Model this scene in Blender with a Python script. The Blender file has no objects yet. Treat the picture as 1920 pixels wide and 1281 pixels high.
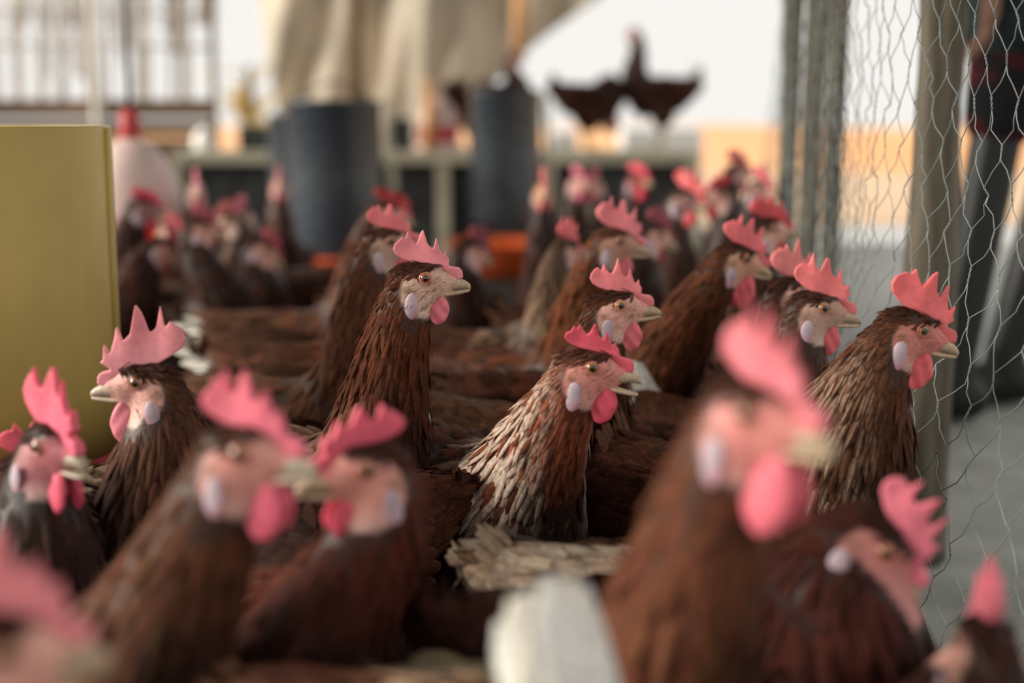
import bpy, bmesh, math, random
import numpy as np
from mathutils import Vector, Matrix

S = bpy.context.scene
COL = S.collection
PI = math.pi

# ------------------------------------------------------------------ camera, world, lights
FPX = 2667.0                      # focal length in pixels of the 1920 px frame (50 mm lens)
CAM_Z = 0.575
TILT = math.atan((640.5 - 215.0) / FPX)
CT, ST = math.cos(TILT), math.sin(TILT)
cam_d = bpy.data.cameras.new('camera')
cam = bpy.data.objects.new('camera', cam_d)
COL.objects.link(cam)
cam.location = (0, 0, CAM_Z)
cam.rotation_euler = (PI / 2 - TILT, 0, 0)
cam_d.sensor_width = 36.0
cam_d.lens = FPX / 1920 * 36.0
cam_d.clip_start = 0.05
cam_d.clip_end = 400
cam_d.dof.use_dof = True
cam_d.dof.focus_distance = 1.27
cam_d.dof.aperture_fstop = 2.3
S.camera = cam

S.view_settings.view_transform = 'Standard'
S.view_settings.look = 'None'
S.view_settings.gamma = 1.0
S.view_settings.exposure = 0.1
S.view_settings.use_curve_mapping = False

world = bpy.data.worlds.new('world')
S.world = world
world.use_nodes = True
wn = world.node_tree
bg = wn.nodes['Background']
bg.inputs['Color'].default_value = (1.0, 0.975, 0.93, 1)
bg.inputs['Strength'].default_value = 0.88

sun_d = bpy.data.lights.new('sun', 'SUN')
sun_d.energy = 7.5
sun_d.angle = math.radians(40)
sun_d.color = (1.0, 0.93, 0.82)
sun = bpy.data.objects.new('sun', sun_d)
COL.objects.link(sun)
sun.location = (-3, 0, 4)
sun.rotation_euler = Vector((0.84, 0.10, -0.46)).to_track_quat('-Z', 'Y').to_euler()


def at(px, py, d):
    """the point seen at pixel (px, py) at depth d along the camera axis"""
    r, u = (px - 960) / FPX * d, (640.5 - py) / FPX * d
    return np.array([r, CT * d + ST * u, CAM_Z - ST * d + CT * u])


# ------------------------------------------------------------------ materials
def mat(name, color=(0.5, 0.5, 0.5), rough=0.6, spec=0.3, attr=False, noise=None, bump=None, metal=0.0, sss=None, coat=0.0, trans=0.0):
    m = bpy.data.materials.new(name)
    m.use_nodes = True
    nt = m.node_tree
    N, L = nt.nodes, nt.links
    b = N['Principled BSDF']
    b.inputs['Roughness'].default_value = rough
    b.inputs['Specular IOR Level'].default_value = spec
    b.inputs['Metallic'].default_value = metal
    b.inputs['Coat Weight'].default_value = coat
    b.inputs['Coat Roughness'].default_value = 0.05
    src = None
    tc = N.new('ShaderNodeTexCoord')
    if attr:
        a = N.new('ShaderNodeVertexColor')
        a.layer_name = 'Col'
        src = a.outputs['Color']
    else:
        r = N.new('ShaderNodeRGB')
        r.outputs[0].default_value = (*color, 1)
        src = r.outputs[0]
    if noise:                       # (scale vector, detail, low, high, second colour or None)
        sc, det, lo, hi, c2 = noise
        mp = N.new('ShaderNodeMapping')
        mp.inputs['Scale'].default_value = sc
        L.new(tc.outputs['Object'], mp.inputs['Vector'])
        t = N.new('ShaderNodeTexNoise')
        t.inputs['Scale'].default_value = 1.0
        t.inputs['Detail'].default_value = det
        L.new(mp.outputs[0], t.inputs['Vector'])
        rm = N.new('ShaderNodeMapRange')
        rm.inputs['From Min'].default_value = 0.3
        rm.inputs['From Max'].default_value = 0.7
        mx = N.new('ShaderNodeMix')
        mx.data_type = 'RGBA'
        if c2 is None:
            rm.inputs['To Min'].default_value = lo
            rm.inputs['To Max'].default_value = hi
            mx.blend_type = 'MULTIPLY'
            mx.inputs['Factor'].default_value = 1
            L.new(t.outputs['Fac'], rm.inputs['Value'])
            L.new(src, mx.inputs['A'])
            L.new(rm.outputs[0], mx.inputs['B'])
        else:
            rm.inputs['To Min'].default_value = lo
            rm.inputs['To Max'].default_value = hi
            L.new(t.outputs['Fac'], rm.inputs['Value'])
            L.new(rm.outputs[0], mx.inputs['Factor'])
            L.new(src, mx.inputs['A'])
            mx.inputs['B'].default_value = (*c2, 1)
        src = mx.outputs['Result']
    L.new(src, b.inputs['Base Color'])
    if bump:                        # (scale, strength, distance)
        t = N.new('ShaderNodeTexNoise')
        t.inputs['Scale'].default_value = bump[0]
        t.inputs['Detail'].default_value = 4
        L.new(tc.outputs['Object'], t.inputs['Vector'])
        bp = N.new('ShaderNodeBump')
        bp.inputs['Strength'].default_value = bump[1]
        bp.inputs['Distance'].default_value = bump[2]
        L.new(t.outputs['Fac'], bp.inputs['Height'])
        L.new(bp.outputs[0], b.inputs['Normal'])
    if sss:
        b.inputs['Subsurface Weight'].default_value = sss
        b.inputs['Subsurface Radius'].default_value = (1.0, 0.35, 0.25)
        b.inputs['Subsurface Scale'].default_value = 0.004
    if trans:
        tr = N.new('ShaderNodeBsdfTranslucent')
        L.new(src, tr.inputs['Color'])
        ms = N.new('ShaderNodeMixShader')
        ms.inputs[0].default_value = trans
        L.new(b.outputs[0], ms.inputs[1])
        L.new(tr.outputs[0], ms.inputs[2])
        L.new(ms.outputs[0], N['Material Output'].inputs['Surface'])
    return m


M_FEATHER = mat('feather', attr=True, rough=0.65, spec=0.08, noise=((260, 260, 260), 3, 0.72, 1.22, None), bump=(900, 0.25, 0.0006))
_nt = M_FEATHER.node_tree
_at = _nt.nodes.new('ShaderNodeAttribute')
_at.attribute_name = 'barb'
_tn = _nt.nodes.new('ShaderNodeTexNoise')
_tn.inputs['Scale'].default_value = 1.0
_tn.inputs['Detail'].default_value = 3
_nt.links.new(_at.outputs['Vector'], _tn.inputs['Vector'])
_mr = _nt.nodes.new('ShaderNodeMapRange')
for _k, _v in (('From Min', 0.3), ('From Max', 0.7), ('To Min', 0.55), ('To Max', 1.45)):
    _mr.inputs[_k].default_value = _v
_nt.links.new(_tn.outputs['Fac'], _mr.inputs['Value'])
_bs = _nt.nodes['Principled BSDF']
_mx = _nt.nodes.new('ShaderNodeMix')
_mx.data_type = 'RGBA'
_mx.blend_type = 'MULTIPLY'
_mx.inputs['Factor'].default_value = 1
_nt.links.new(_bs.inputs['Base Color'].links[0].from_socket, _mx.inputs['A'])
_nt.links.new(_mr.outputs[0], _mx.inputs['B'])
_nt.links.new(_mx.outputs['Result'], _bs.inputs['Base Color'])
_bp = [n for n in _nt.nodes if n.type == 'BUMP'][0]
_nt.links.new(_tn.outputs['Fac'], _bp.inputs['Height'])
_bp.inputs['Strength'].default_value = 0.5
_bp.inputs['Distance'].default_value = 0.0005
M_SKIN = mat('bare_skin', attr=True, rough=0.5, spec=0.35, noise=((260, 260, 620), 3, 0.78, 1.15, None), bump=(330, 0.45, 0.0012), sss=0.12)
M_COMB = mat('comb_skin', attr=True, rough=0.5, spec=0.35, noise=((120, 120, 120), 3, 0.86, 1.1, None), bump=(600, 0.35, 0.0008), sss=0.25)
M_BEAK = mat('beak_horn', attr=True, rough=0.4, spec=0.45, noise=((300, 300, 300), 3, 0.75, 1.15, None))
M_EYE = mat('eye', attr=True, rough=0.15, spec=0.6, coat=0.8)
M_LEG = mat('leg_scale', (0.55, 0.38, 0.12), rough=0.5, noise=((200, 200, 400), 2, 0.6, 1.1, None))


# ------------------------------------------------------------------ mesh helpers
def sphere_np(nu=14, nv=9):
    vs, fs = [(0, 0, 1.0)], []
    for j in range(1, nv):
        th = PI * j / nv
        for i in range(nu):
            ph = 2 * PI * i / nu
            vs.append((math.sin(th) * math.cos(ph), math.sin(th) * math.sin(ph), math.cos(th)))
    vs.append((0, 0, -1.0))
    for i in range(nu):
        fs.append((0, 1 + i, 1 + (i + 1) % nu))
    for j in range(nv - 2):
        a, b = 1 + j * nu, 1 + (j + 1) * nu
        for i in range(nu):
            fs.append((a + i, b + i, b + (i + 1) % nu, a + (i + 1) % nu))
    e, a = len(vs) - 1, 1 + (nv - 2) * nu
    for i in range(nu):
        fs.append((e, a + (i + 1) % nu, a + i))
    return np.array(vs), fs


SPH_V, SPH_F = sphere_np()
EYE_V, EYE_F = sphere_np(24, 16)


class MB:
    """collects shapes, builds ONE mesh object"""
    def __init__(self):
        self.v, self.f, self.c, self.n = [], [], [], 0

    def add(self, v, f, col=None):
        v = np.asarray(v, float)
        self.v.append(v)
        self.f += [tuple(i + self.n for i in q) for q in f]
        c = np.ones((len(v), 4))
        if col is not None:
            c[:, :3] = col
        self.c.append(c)
        self.n += len(v)
        return self

    def sphere(self, c, r, R=None, col=None, hi=False):
        V, F = (EYE_V, EYE_F) if hi else (SPH_V, SPH_F)
        v = V * np.asarray(r, float)
        if R is not None:
            v = v @ np.asarray(R).T
        return self.add(v + np.asarray(c), F, col)

    def box(self, lo, hi, col=None, M=None):
        lo, hi = np.array(lo, float), np.array(hi, float)
        v = np.array([[(lo, hi)[i][0], (lo, hi)[j][1], (lo, hi)[k][2]] for k in (0, 1) for j in (0, 1) for i in (0, 1)])
        if M is not None:
            v = v @ np.asarray(M)[:3, :3].T + np.asarray(M)[:3, 3]
        return self.add(v, [(0, 2, 3, 1), (4, 5, 7, 6), (0, 1, 5, 4), (2, 6, 7, 3), (0, 4, 6, 2), (1, 3, 7, 5)], col)

    def tube(self, pts, rad, n=8, col=None, cap=True):
        pts = [np.asarray(p, float) for p in pts]
        m = len(pts)
        rad = [rad] * m if np.isscalar(rad) else rad
        vs, prev = [], None
        for i in range(m):
            t = pts[min(i + 1, m - 1)] - pts[max(i - 1, 0)]
            t = t / (np.linalg.norm(t) + 1e-12)
            if prev is None:
                a = np.array([1.0, 0, 0]) if abs(t[0]) < 0.8 else np.array([0, 1.0, 0])
                prev = np.cross(t, a)
            s = prev - t * prev.dot(t)
            s /= np.linalg.norm(s) + 1e-12
            prev = s
            b = np.cross(t, s)
            for k in range(n):
                an = 2 * PI * k / n
                vs.append(pts[i] + rad[i] * (math.cos(an) * s + math.sin(an) * b))
        fs = []
        for i in range(m - 1):
            for k in range(n):
                k2 = (k + 1) % n
                fs.append((i * n + k, i * n + k2, (i + 1) * n + k2, (i + 1) * n + k))
        if cap:
            fs.append(tuple(range(n - 1, -1, -1)))
            fs.append(tuple((m - 1) * n + k for k in range(n)))
        return self.add(vs, fs, col)

    def lathe(self, prof, c=(0, 0, 0), n=40, col=None):
        vs, fs = [], []
        for r, z in prof:
            for k in range(n):
                a = 2 * PI * k / n
                vs.append((c[0] + r * math.cos(a), c[1] + r * math.sin(a), c[2] + z))
        for i in range(len(prof) - 1):
            for k in range(n):
                k2 = (k + 1) % n
                fs.append((i * n + k, i * n + k2, (i + 1) * n + k2, (i + 1) * n + k))
        return self.add(vs, fs, col)

    def arrays(self):
        return np.concatenate(self.v), self.f, np.concatenate(self.c)

    def build(self, name, material, parent=None, origin=(0, 0, 0), smooth=True, color=True):
        v, f, c = self.arrays()
        return make(name, v - np.asarray(origin), f, material, parent, c if color else None, smooth)


def make(name, v, f, material, parent=None, colors=None, smooth=True, fuv=None):
    me = bpy.data.meshes.new(name)
    v = np.ascontiguousarray(v, dtype=np.float32)
    if isinstance(f, np.ndarray):
        nf, k = f.shape
        me.vertices.add(len(v))
        me.vertices.foreach_set('co', v.ravel())
        me.loops.add(nf * k)
        me.polygons.add(nf)
        me.loops.foreach_set('vertex_index', f.astype(np.int32).ravel())
        me.polygons.foreach_set('loop_start', np.arange(0, nf * k, k, dtype=np.int32))
        me.update(calc_edges=True)
        me.validate()
    else:
        me.from_pydata(v.tolist(), [], f)
        me.update()
    if colors is not None:
        a = me.color_attributes.new('Col', 'FLOAT_COLOR', 'POINT')
        a.data.foreach_set('color', np.ascontiguousarray(colors, dtype=np.float32).ravel())
    if fuv is not None:
        a = me.attributes.new('barb', 'FLOAT_VECTOR', 'POINT')
        a.data.foreach_set('vector', np.ascontiguousarray(fuv, dtype=np.float32).ravel())
    if smooth:
        me.polygons.foreach_set('use_smooth', np.ones(len(me.polygons), dtype=bool))
    me.materials.append(material)
    o = bpy.data.objects.new(name, me)
    COL.objects.link(o)
    if parent is not None:
        o.parent = parent
    return o


def remesh(v, f, voxel, iters, factor=0.5):
    """one continuous skin over a set of overlapping closed shapes"""
    me = bpy.data.meshes.new('skin_tmp')
    me.from_pydata(np.asarray(v).tolist(), [], f)
    o = bpy.data.objects.new('skin_tmp', me)
    COL.objects.link(o)
    r = o.modifiers.new('r', 'REMESH')
    r.mode = 'VOXEL'
    r.voxel_size = voxel
    if iters:
        s = o.modifiers.new('s', 'SMOOTH')
        s.factor = factor
        s.iterations = iters
    dg = bpy.context.evaluated_depsgraph_get()
    ev = o.evaluated_get(dg)
    m2 = ev.to_mesh()
    n = len(m2.vertices)
    vv = np.empty(n * 3, np.float32)
    m2.vertices.foreach_get('co', vv)
    nn = np.empty(n * 3, np.float32)
    m2.vertices.foreach_get('normal', nn)
    q = np.empty(len(m2.loops), np.int32)
    m2.loops.foreach_get('vertex_index', q)
    quads = q.reshape(-1, 4) if len(q) == 4 * len(m2.polygons) else None
    if quads is None:
        m2.calc_loop_triangles()
        q = np.empty(len(m2.loop_triangles) * 3, np.int32)
        m2.loop_triangles.foreach_get('vertices', q)
        quads = q.reshape(-1, 3)
    ev.to_mesh_clear()
    bpy.data.objects.remove(o)
    bpy.data.meshes.remove(me)
    return vv.reshape(-1, 3).astype(float), nn.reshape(-1, 3).astype(float), quads


def tag(o, label=None, cat=None, group=None, kind=None):
    if label:
        o['label'] = label
    if cat:
        o['category'] = cat
    if group:
        o['group'] = group
    if kind:
        o['kind'] = kind
    return o


def empty(name, loc, label=None, cat=None, group=None):
    o = bpy.data.objects.new(name, None)
    o.empty_display_size = 0.05
    COL.objects.link(o)
    o.location = loc
    return tag(o, label, cat, group)


def unit(a):
    a = np.asarray(a, float)
    return a / (np.linalg.norm(a, axis=-1, keepdims=True) + 1e-12)


def rot(yaw, pitch=0, roll=0):
    """columns: forward, left, up"""
    return np.array(Matrix.Rotation(math.radians(yaw), 3, 'Z') @ Matrix.Rotation(-math.radians(pitch), 3, 'Y') @ Matrix.Rotation(math.radians(roll), 3, 'X'))


# ------------------------------------------------------------------ the hen
def blades(P, N, T, L, W, cm, ce, lift, bend, rows=5, prof=(0.5, 0.9, 1.0, 0.78, 0.1), tip_edge=0.6, root=-0.0004, mid=0.82):
    """vectorised feathers: P root points, N normals, T flow directions; cm / ce shaft and rim colours"""
    n = len(P)
    T = unit(T - N * np.sum(T * N, 1, keepdims=True))
    B = np.cross(N, T)
    vs = np.linspace(0, 1, rows)
    V = np.zeros((n, rows, 5, 3))
    C = np.ones((n, rows, 5, 4))
    G = np.zeros((n, rows, 5, 3))
    G[..., 2] = np.arange(n)[:, None, None] * 7.31
    for i, v in enumerate(vs):
        w = W * np.interp(v, np.linspace(0, 1, len(prof)), prof)
        ctr = P + T * (L * v)[:, None] + N * (root + lift * v - bend * v * v)[:, None]
        te = tip_edge * max(0, v - 0.75) * 4
        for j, u in enumerate((-1, -0.55, 0, 0.55, 1)):
            V[:, i, j] = ctr + B * (0.5 * u * w)[:, None] - N * (0.16 * u * u * w)[:, None]
            k = max(0.0, (1.0, mid, 0.0)[(0, 0.55, 1).index(abs(u))] - te)
            C[:, i, j, :3] = cm * k + ce * (1 - k)
            G[:, i, j, 0] = u * 5.0 + u * u * v * 2
            G[:, i, j, 1] = v * 2.2 - abs(u) * 1.2
    base = np.arange(n)[:, None, None] * rows * 5
    q = []
    for i in range(rows - 1):
        for j in range(4):
            a = i * 5 + j
            q.append((a, a + 1, a + 6, a + 5))
    F = (base + np.array(q)[None]).reshape(-1, 4)
    return V.reshape(-1, 3), F, C.reshape(-1, 4), G.reshape(-1, 3)


COMB = [(34, -3), (33.5, 3), (31, 6.5), (26, 7.5), (21.5, 8.5), (22.5, 15), (20.5, 16.5), (20, 23), (16.5, 18), (14, 25), (12, 36), (8.5, 25), (4, 29), (0.5, 43),
        (-2.5, 39), (-6.5, 29), (-10.5, 33), (-13.5, 42), (-16, 34), (-19, 37), (-22, 34), (-26, 31), (-27.5, 26), (-25, 21), (-19, 17), (-12, 14), (2, 12), (14, 8), (22, 0), (26, -5)]


def comb_mesh(pts, thick, voxel):
    """a serrated blade with rounded edges, in head coordinates (metres)"""
    p2 = [Vector((x * 0.001, z * 0.001)) for x, z in pts]
    bm = bmesh.new()
    t = thick * 0.5
    a = [bm.verts.new((p.x, -t, p.y)) for p in p2]
    b = [bm.verts.new((p.x, t, p.y)) for p in p2]
    n = len(a)
    bm.faces.new(a)
    bm.faces.new(b[::-1])
    for i in range(n):
        bm.faces.new((a[(i + 1) % n], a[i], b[i], b[(i + 1) % n]))
    bmesh.ops.recalc_face_normals(bm, faces=bm.faces)
    bmesh.ops.triangulate(bm, faces=[f for f in bm.faces if len(f.verts) > 4])
    v = np.array([x.co[:] for x in bm.verts])
    for i, x in enumerate(bm.verts):
        x.index = i
    f = [tuple(x.index for x in fc.verts) for fc in bm.faces]
    bm.free()
    v, nn, q = remesh(v, f, voxel, 3, 0.5)
    return v, q


LOD = {                     # body voxel, comb voxel, neck feathers, body feathers
    3: (0.0026, 0.0009, 4000, 1000),
    2: (0.0036, 0.0014, 1700, 700),
    1: (0.0055, 0.0020, 800, 420),
    0: (0.0075, 0.0028, 260, 200),
}
BROWN = np.array((0.24, 0.074, 0.034))
FK = 0.37          # plumage colours below are given light and scaled once here
HENS = []
LAY = {}
WHITE = (0.75, 0.71, 0.64)


def hen(px, py, d, yaw, pitch=0, roll=0, label='', by=None, back=0.115, side=0.0, bz=0.19, lod=1, seed=None,
        neck=BROWN, body=(0.15, 0.052, 0.028), streak=None, streak_amt=0.0, streak_rng=(0.3, 0.9), comb_col=(0.86, 0.19, 0.21), comb=(1, 1), comb_pts=None,
        flop=0.0, face=(0.80, 0.44, 0.36), lobe=(0.52, 0.42, 0.48), wattle=1.0, gape=0, tail_col=(0.13, 0.06, 0.035), wing_col=None, tail=0.65, tail_up=38,
        body_at=None, iris=(0.36, 0.15, 0.04), beak=(0.62, 0.46, 0.31), brow=(0.045, 0.018, 0.012), fat=1.0, ground=0.0, breast_col_shade=(0.075, 0.03, 0.022), tail_spread=1.0, perch=False, neck_fat=1.0, streak_w=0.82, bristle=110, tail_n=0):
    seed = seed if seed is not None else len(HENS) * 7 + 3
    rng = np.random.default_rng(seed)
    vox, cvox, n_neck, n_body = LOD[lod]
    neck, body, face = np.array(neck, float) * FK, np.array(body, float) * FK, np.array(face, float)
    li = len(HENS)
    if li in LAY:
        by, back, side = LAY[li]
    R = rot(yaw, pitch, roll)
    eye = at(px, py, d)
    view = unit(eye - np.array([0, 0, CAM_Z]))
    sd = 1.0 if (R @ np.array([0, 1.0, 0])).dot(view) < 0 else -1.0
    H = eye - R @ np.array([0, sd * 0.0135, 0])
    by = yaw if by is None else by
    Bm = rot(by)
    if body_at is not None:
        bc = np.array([body_at[0], body_at[1], bz + ground])
    else:
        hd = Bm @ np.array([1.0, 0, 0])
        lf = Bm @ np.array([0, 1.0, 0])
        bc = np.array([H[0], H[1], 0]) - hd * back + lf * side
        bc[2] = bz + ground
    root = empty('hen', (bc[0], bc[1], ground), label, 'hen', 'brown hens of the flock')
    org = np.array([bc[0], bc[1], ground])
    HENS.append((root, bc.copy(), H.copy(), label))
    bl = lambda x, y, z: bc + Bm @ np.array([x, y, z])
    # centreline from tail root to head
    T4 = bl(0.085, 0, 0.045)
    Hn = H + R @ np.array([-0.014, 0, -0.012])
    span = np.linalg.norm(Hn - T4)
    key = [bl(-0.145, 0, 0.052), bl(-0.11, 0, 0.034), bl(-0.06, 0, 0.012), bl(0, 0, 0), bl(0.05, 0, 0.008), T4]
    kr = [(0.020, 0.022), (0.042, 0.046), (0.060, 0.068), (0.067, 0.080), (0.062, 0.076), (0.052, 0.062)]
    pts, rad = [], []
    for i in range(5):
        for s in np.linspace(0, 1, 5, endpoint=False):
            pts.append(key[i] * (1 - s) + key[i + 1] * s)
            rad.append(np.array(kr[i]) * (1 - s) + np.array(kr[i + 1]) * s)
    d0 = Bm @ unit(np.array([0.55, 0, 0.83])) if H[2] > bc[2] + 0.06 else Bm @ unit(np.array([0.95, 0, 0.3]))
    d1 = R @ unit(np.array([0.42, 0, 0.9]))
    k0, k1 = span * 0.9, span * 0.95
    for s in np.linspace(0, 1, 22):
        h00, h10, h01, h11 = 2 * s**3 - 3 * s**2 + 1, s**3 - 2 * s**2 + s, -2 * s**3 + 3 * s**2, s**3 - s**2
        pts.append(h00 * T4 + h10 * d0 * k0 + h01 * Hn + h11 * d1 * k1)
        e = s ** 0.8
        rad.append(np.array([0.053, 0.063]) * (1 - e) + np.array([0.0185, 0.0225]) * e)
    pts, rad = np.array(pts), np.array(rad) * fat
    nb = 25
    if neck_fat != 1.0:
        sn = np.linspace(0, 1, len(rad) - nb)
        rad[nb:] *= 1 + (neck_fat - 1) * (6.6 * sn * (1 - sn) ** 2)[:, None]
    tan = unit(np.gradient(pts, axis=0))
    sl = np.linspace(0, 1, len(pts))
    lat = unit(np.array([Bm[:, 1] * (1 - max(0, (x - 0.5) * 2)) + R[:, 1] * max(0, (x - 0.5) * 2) for x in sl]))
    mb = MB()
    for p, r, t, l in zip(pts, rad, tan, lat):
        l = unit(l - t * t.dot(l))
        u = np.cross(t, l)
        mb.sphere(p, (0.6 * (r[0] + r[1]) / 2 + 0.006, r[0], r[1]), np.stack([t, l, u], 1))
    hp = lambda x, y, z: H + R @ (np.array([x, y, z]) * 0.001)
    for c, r in (((-10, 0, -3), (25, 14.5, 18)), ((6, 0, -5), (19, 12.5, 14)), ((18, 0, -6), (14, 8, 9.5)), ((-6, 0, -18), (18, 12, 17)), ((8, 0, -15), (14, 9, 8)), ((-14, 0, -28), (14, 12, 16)),
                 ((2, 11, 1), (8.5, 4, 8)), ((2, -11, 1), (8.5, 4, 8)), ((6, 8, 10), (12, 4.5, 2.4)), ((6, -8, 10), (12, 4.5, 2.4))):
        mb.sphere(hp(*c), np.array(r) * 0.001, R)
    if not perch or True:                                            # feathered thighs
        for s in (-1, 1):
            mb.sphere(bl(-0.005, s * 0.042, -0.065), (0.036, 0.026, 0.055), Bm)
    v, f, _ = mb.arrays()
    V, Nn, Q = remesh(v, f, vox, 5 if lod >= 2 else 3)
    # where on the bird is each vertex
    def info(X):
        D = ((X[:, None, :] - pts[None]) ** 2).sum(2)
        i = D.argmin(1)
        hl = (X - H) @ R * 1000
        s = i / (len(pts) - 1.0)
        return i, hl, s

    def facemask(hl):
        e = ((hl[:, 0] - 3) / 27) ** 2 + ((hl[:, 2] + 13) / 25) ** 2
        m = np.clip((1.0 - e) * 5, 0, 1)
        top = 9.5 + np.clip((hl[:, 0] - 12) * 0.5, -6, 5)
        m = np.maximum(m, np.clip((hl[:, 0] - 16) / 3, 0, 1)) * np.clip((top - hl[:, 2]) / 2, 0, 1)
        return m * (np.abs(hl[:, 1]) < 22) * (hl[:, 0] < 46) * (hl[:, 2] > -40) * (hl[:, 2] > -26 - (hl[:, 0] < 14) * 14)

    i, hl, sv = info(V)
    fm = facemask(hl)
    cols = np.ones((len(V), 4))
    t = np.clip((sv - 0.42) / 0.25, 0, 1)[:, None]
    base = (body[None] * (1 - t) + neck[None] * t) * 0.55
    ring = np.exp(-(((hl[:, 0]) ** 2 + (hl[:, 2]) ** 2) / 90))[:, None]
    fc = face[None] * (1 - 0.0 * ring) + ring * 0.35 * (np.array([0.75, 0.2, 0.17]) - face)[None]
    low = np.clip((-hl[:, 2] - 22) / 14, 0, 1)[:, None]
    fc = fc * (1 - low * 0.5) + low * 0.5 * np.array([0.72, 0.62, 0.54])
    tuft = np.exp(-(((hl[:, 0] + 17) / 6) ** 2 + ((hl[:, 2] + 10) / 5) ** 2) * 1.3)[:, None]
    fc = fc * (1 - 0.8 * tuft) + 0.8 * tuft * np.array([0.2, 0.1, 0.045])
    front = np.clip((hl[:, 0] - 18) / 6, 0, 1)[:, None] * np.clip((hl[:, 2] + 6) / 6, 0, 1)[:, None]
    fc = fc * (1 - front * 0.6) + front * 0.6 * np.array(comb_col)
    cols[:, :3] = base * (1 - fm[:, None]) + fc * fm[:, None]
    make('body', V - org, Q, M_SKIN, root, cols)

    # ---- feathers
    tri = Q[:, :3]
    e1, e2 = V[Q[:, 1]] - V[Q[:, 0]], V[Q[:, -1]] - V[Q[:, 0]]
    area = np.linalg.norm(np.cross(e1, e2), axis=1)
    ctr = V[Q].mean(1)
    cn = unit(Nn[Q].mean(1))
    ci, chl, cs = info(ctr)
    cfm = facemask(chl)
    rump = cs < 0.03
    reg_neck = np.clip((cs - 0.40) / 0.2, 0, 1)
    dens_b = area * (1 - reg_neck) * (chl[:, 0] < 1e9)
    headw = np.where((ci >= len(pts) - 3), 2.2, 1.0)
    dens_n = area * reg_neck * (cfm < 0.35) * headw
    VV, FF, CC, GG, off = [], [], [], [], 0

    def scatter(w, n, big):
        nonlocal off
        idx = rng.choice(len(w), n, p=w / w.sum())
        a, b = rng.random((n, 1)), rng.random((n, 1))
        P = V[Q[idx, 0]] * (1 - a) * (1 - b) + V[Q[idx, 1]] * a * (1 - b) + V[Q[idx, 2 % Q.shape[1]]] * a * b + V[Q[idx, -1]] * (1 - a) * b
        N = cn[idx]
        ii, hl2, ss = info(P)
        T = -tan[ii]
        head = np.clip((hl2[:, 2] + 22) / 14, 0, 1) * np.clip((hl2[:, 2] + 40) / 10, 0, 1) * (ii > len(pts) - 6)
        T = T * (1 - head[:, None]) + head[:, None] * (R @ np.array([-0.85, 0, -0.5]))[None]
        T = T + rng.normal(0, 0.10, (n, 3)) + np.array([0, 0, -0.12])
        keep = (facemask(hl2) < 0.45) & ((((hl2[:, 0] + 13) / 8) ** 2 + ((hl2[:, 2] + 24) / 14) ** 2 > 1) | (np.abs(hl2[:, 1]) > 26))
        size = np.interp(ss, [0, 0.25, 0.42, 0.55, 0.75, 0.93, 0.97, 1.0], [0.034, 0.036, 0.036, 0.036, 0.033, 0.024, 0.013, 0.0095])
        size = np.where(head > 0.3, 0.0105, size)
        wid = np.interp(ss, [0, 0.42, 0.55, 0.7, 0.9, 1], [0.023, 0.019, 0.0115, 0.0078, 0.0046, 0.0032])
        wid = np.where(head > 0.3, 0.0030, wid)
        gain = {3: 1.0, 2: 1.2, 1: 1.55, 0: 2.1}[lod]
        size, wid = size * (0.8 + 0.2 * gain) * rng.uniform(0.8, 1.2, n), wid * gain * rng.uniform(0.8, 1.2, n)
        tt = np.clip((ss - 0.42) / 0.2, 0, 1)[:, None]
        c = body[None] * (1 - tt) + neck[None] * tt
        if breast_col_shade is not None:
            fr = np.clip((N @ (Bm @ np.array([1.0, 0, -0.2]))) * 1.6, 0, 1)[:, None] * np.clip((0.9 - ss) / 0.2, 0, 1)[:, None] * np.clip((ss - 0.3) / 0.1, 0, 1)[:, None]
            c = c * (1 - fr) + fr * np.array(breast_col_shade) * FK  # chest feathers darker: part own colour, mostly shade put into the plumage
        c = c * rng.uniform(0.66, 1.34, (n, 1)) * (1 + rng.normal(0, 0.05, (n, 3)))
        ce = c * 0.82
        cm = c * 1.15
        if streak is not None and streak_amt > 0:
            lo, hi = streak_rng
            w = np.clip((ss - lo) / 0.1, 0, 1) * np.clip((hi - ss) / 0.1, 0, 1) * streak_amt
            w = w * np.clip(1.0 - 1.5 * np.clip(N @ (Bm @ np.array([1.0, 0, 0])) - 0.15, 0, 1), 0, 1)
            w = w * (rng.random(n) < 0.85) * rng.uniform(0.5, 1.0, n)
            cm = cm * (1 - w[:, None]) + np.array(streak) * w[:, None]
        else:
            ce2 = c * np.array([1.5, 1.45, 1.4])
            wsel = (rng.random((n, 1)) < 0.35) * np.clip((0.8 - ss) / 0.3, 0, 1)[:, None]
            ce = ce * (1 - wsel) + ce2 * wsel
        # dark band over the brow
        br = np.clip(1.3 - np.abs(hl2[:, 2] - (13 - 0.012 * (hl2[:, 0] + 6) ** 2)) / 6, 0, 1) * (hl2[:, 0] > -26) * (ii > len(pts) - 9) * (hl2[:, 2] > 3)
        br = np.clip(br, 0, 1)[:, None] * 0.9
        cm = cm * (1 - br) + br * np.array(brow)
        ce = ce * (1 - br) + br * np.array(brow)
        cm, ce = np.clip(cm, 0.004, 0.9), np.clip(ce, 0.004, 0.9)
        k = keep
        lift = size * 0.13
        lift = lift * np.where(rng.random(n) < 0.08, 2.2, 1.0)
        vv, ff, cc, gg = blades(P[k], N[k], T[k], size[k], wid[k], cm[k], ce[k], lift[k] + 0.0004, size[k] * 0.13, tip_edge=0.3, mid=streak_w)
        VV.append(vv)
        FF.append(ff + off)
        CC.append(cc)
        GG.append(gg)
        off += len(vv)

    scatter(dens_n, n_neck, False)
    scatter(dens_b, n_body, True)
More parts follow.
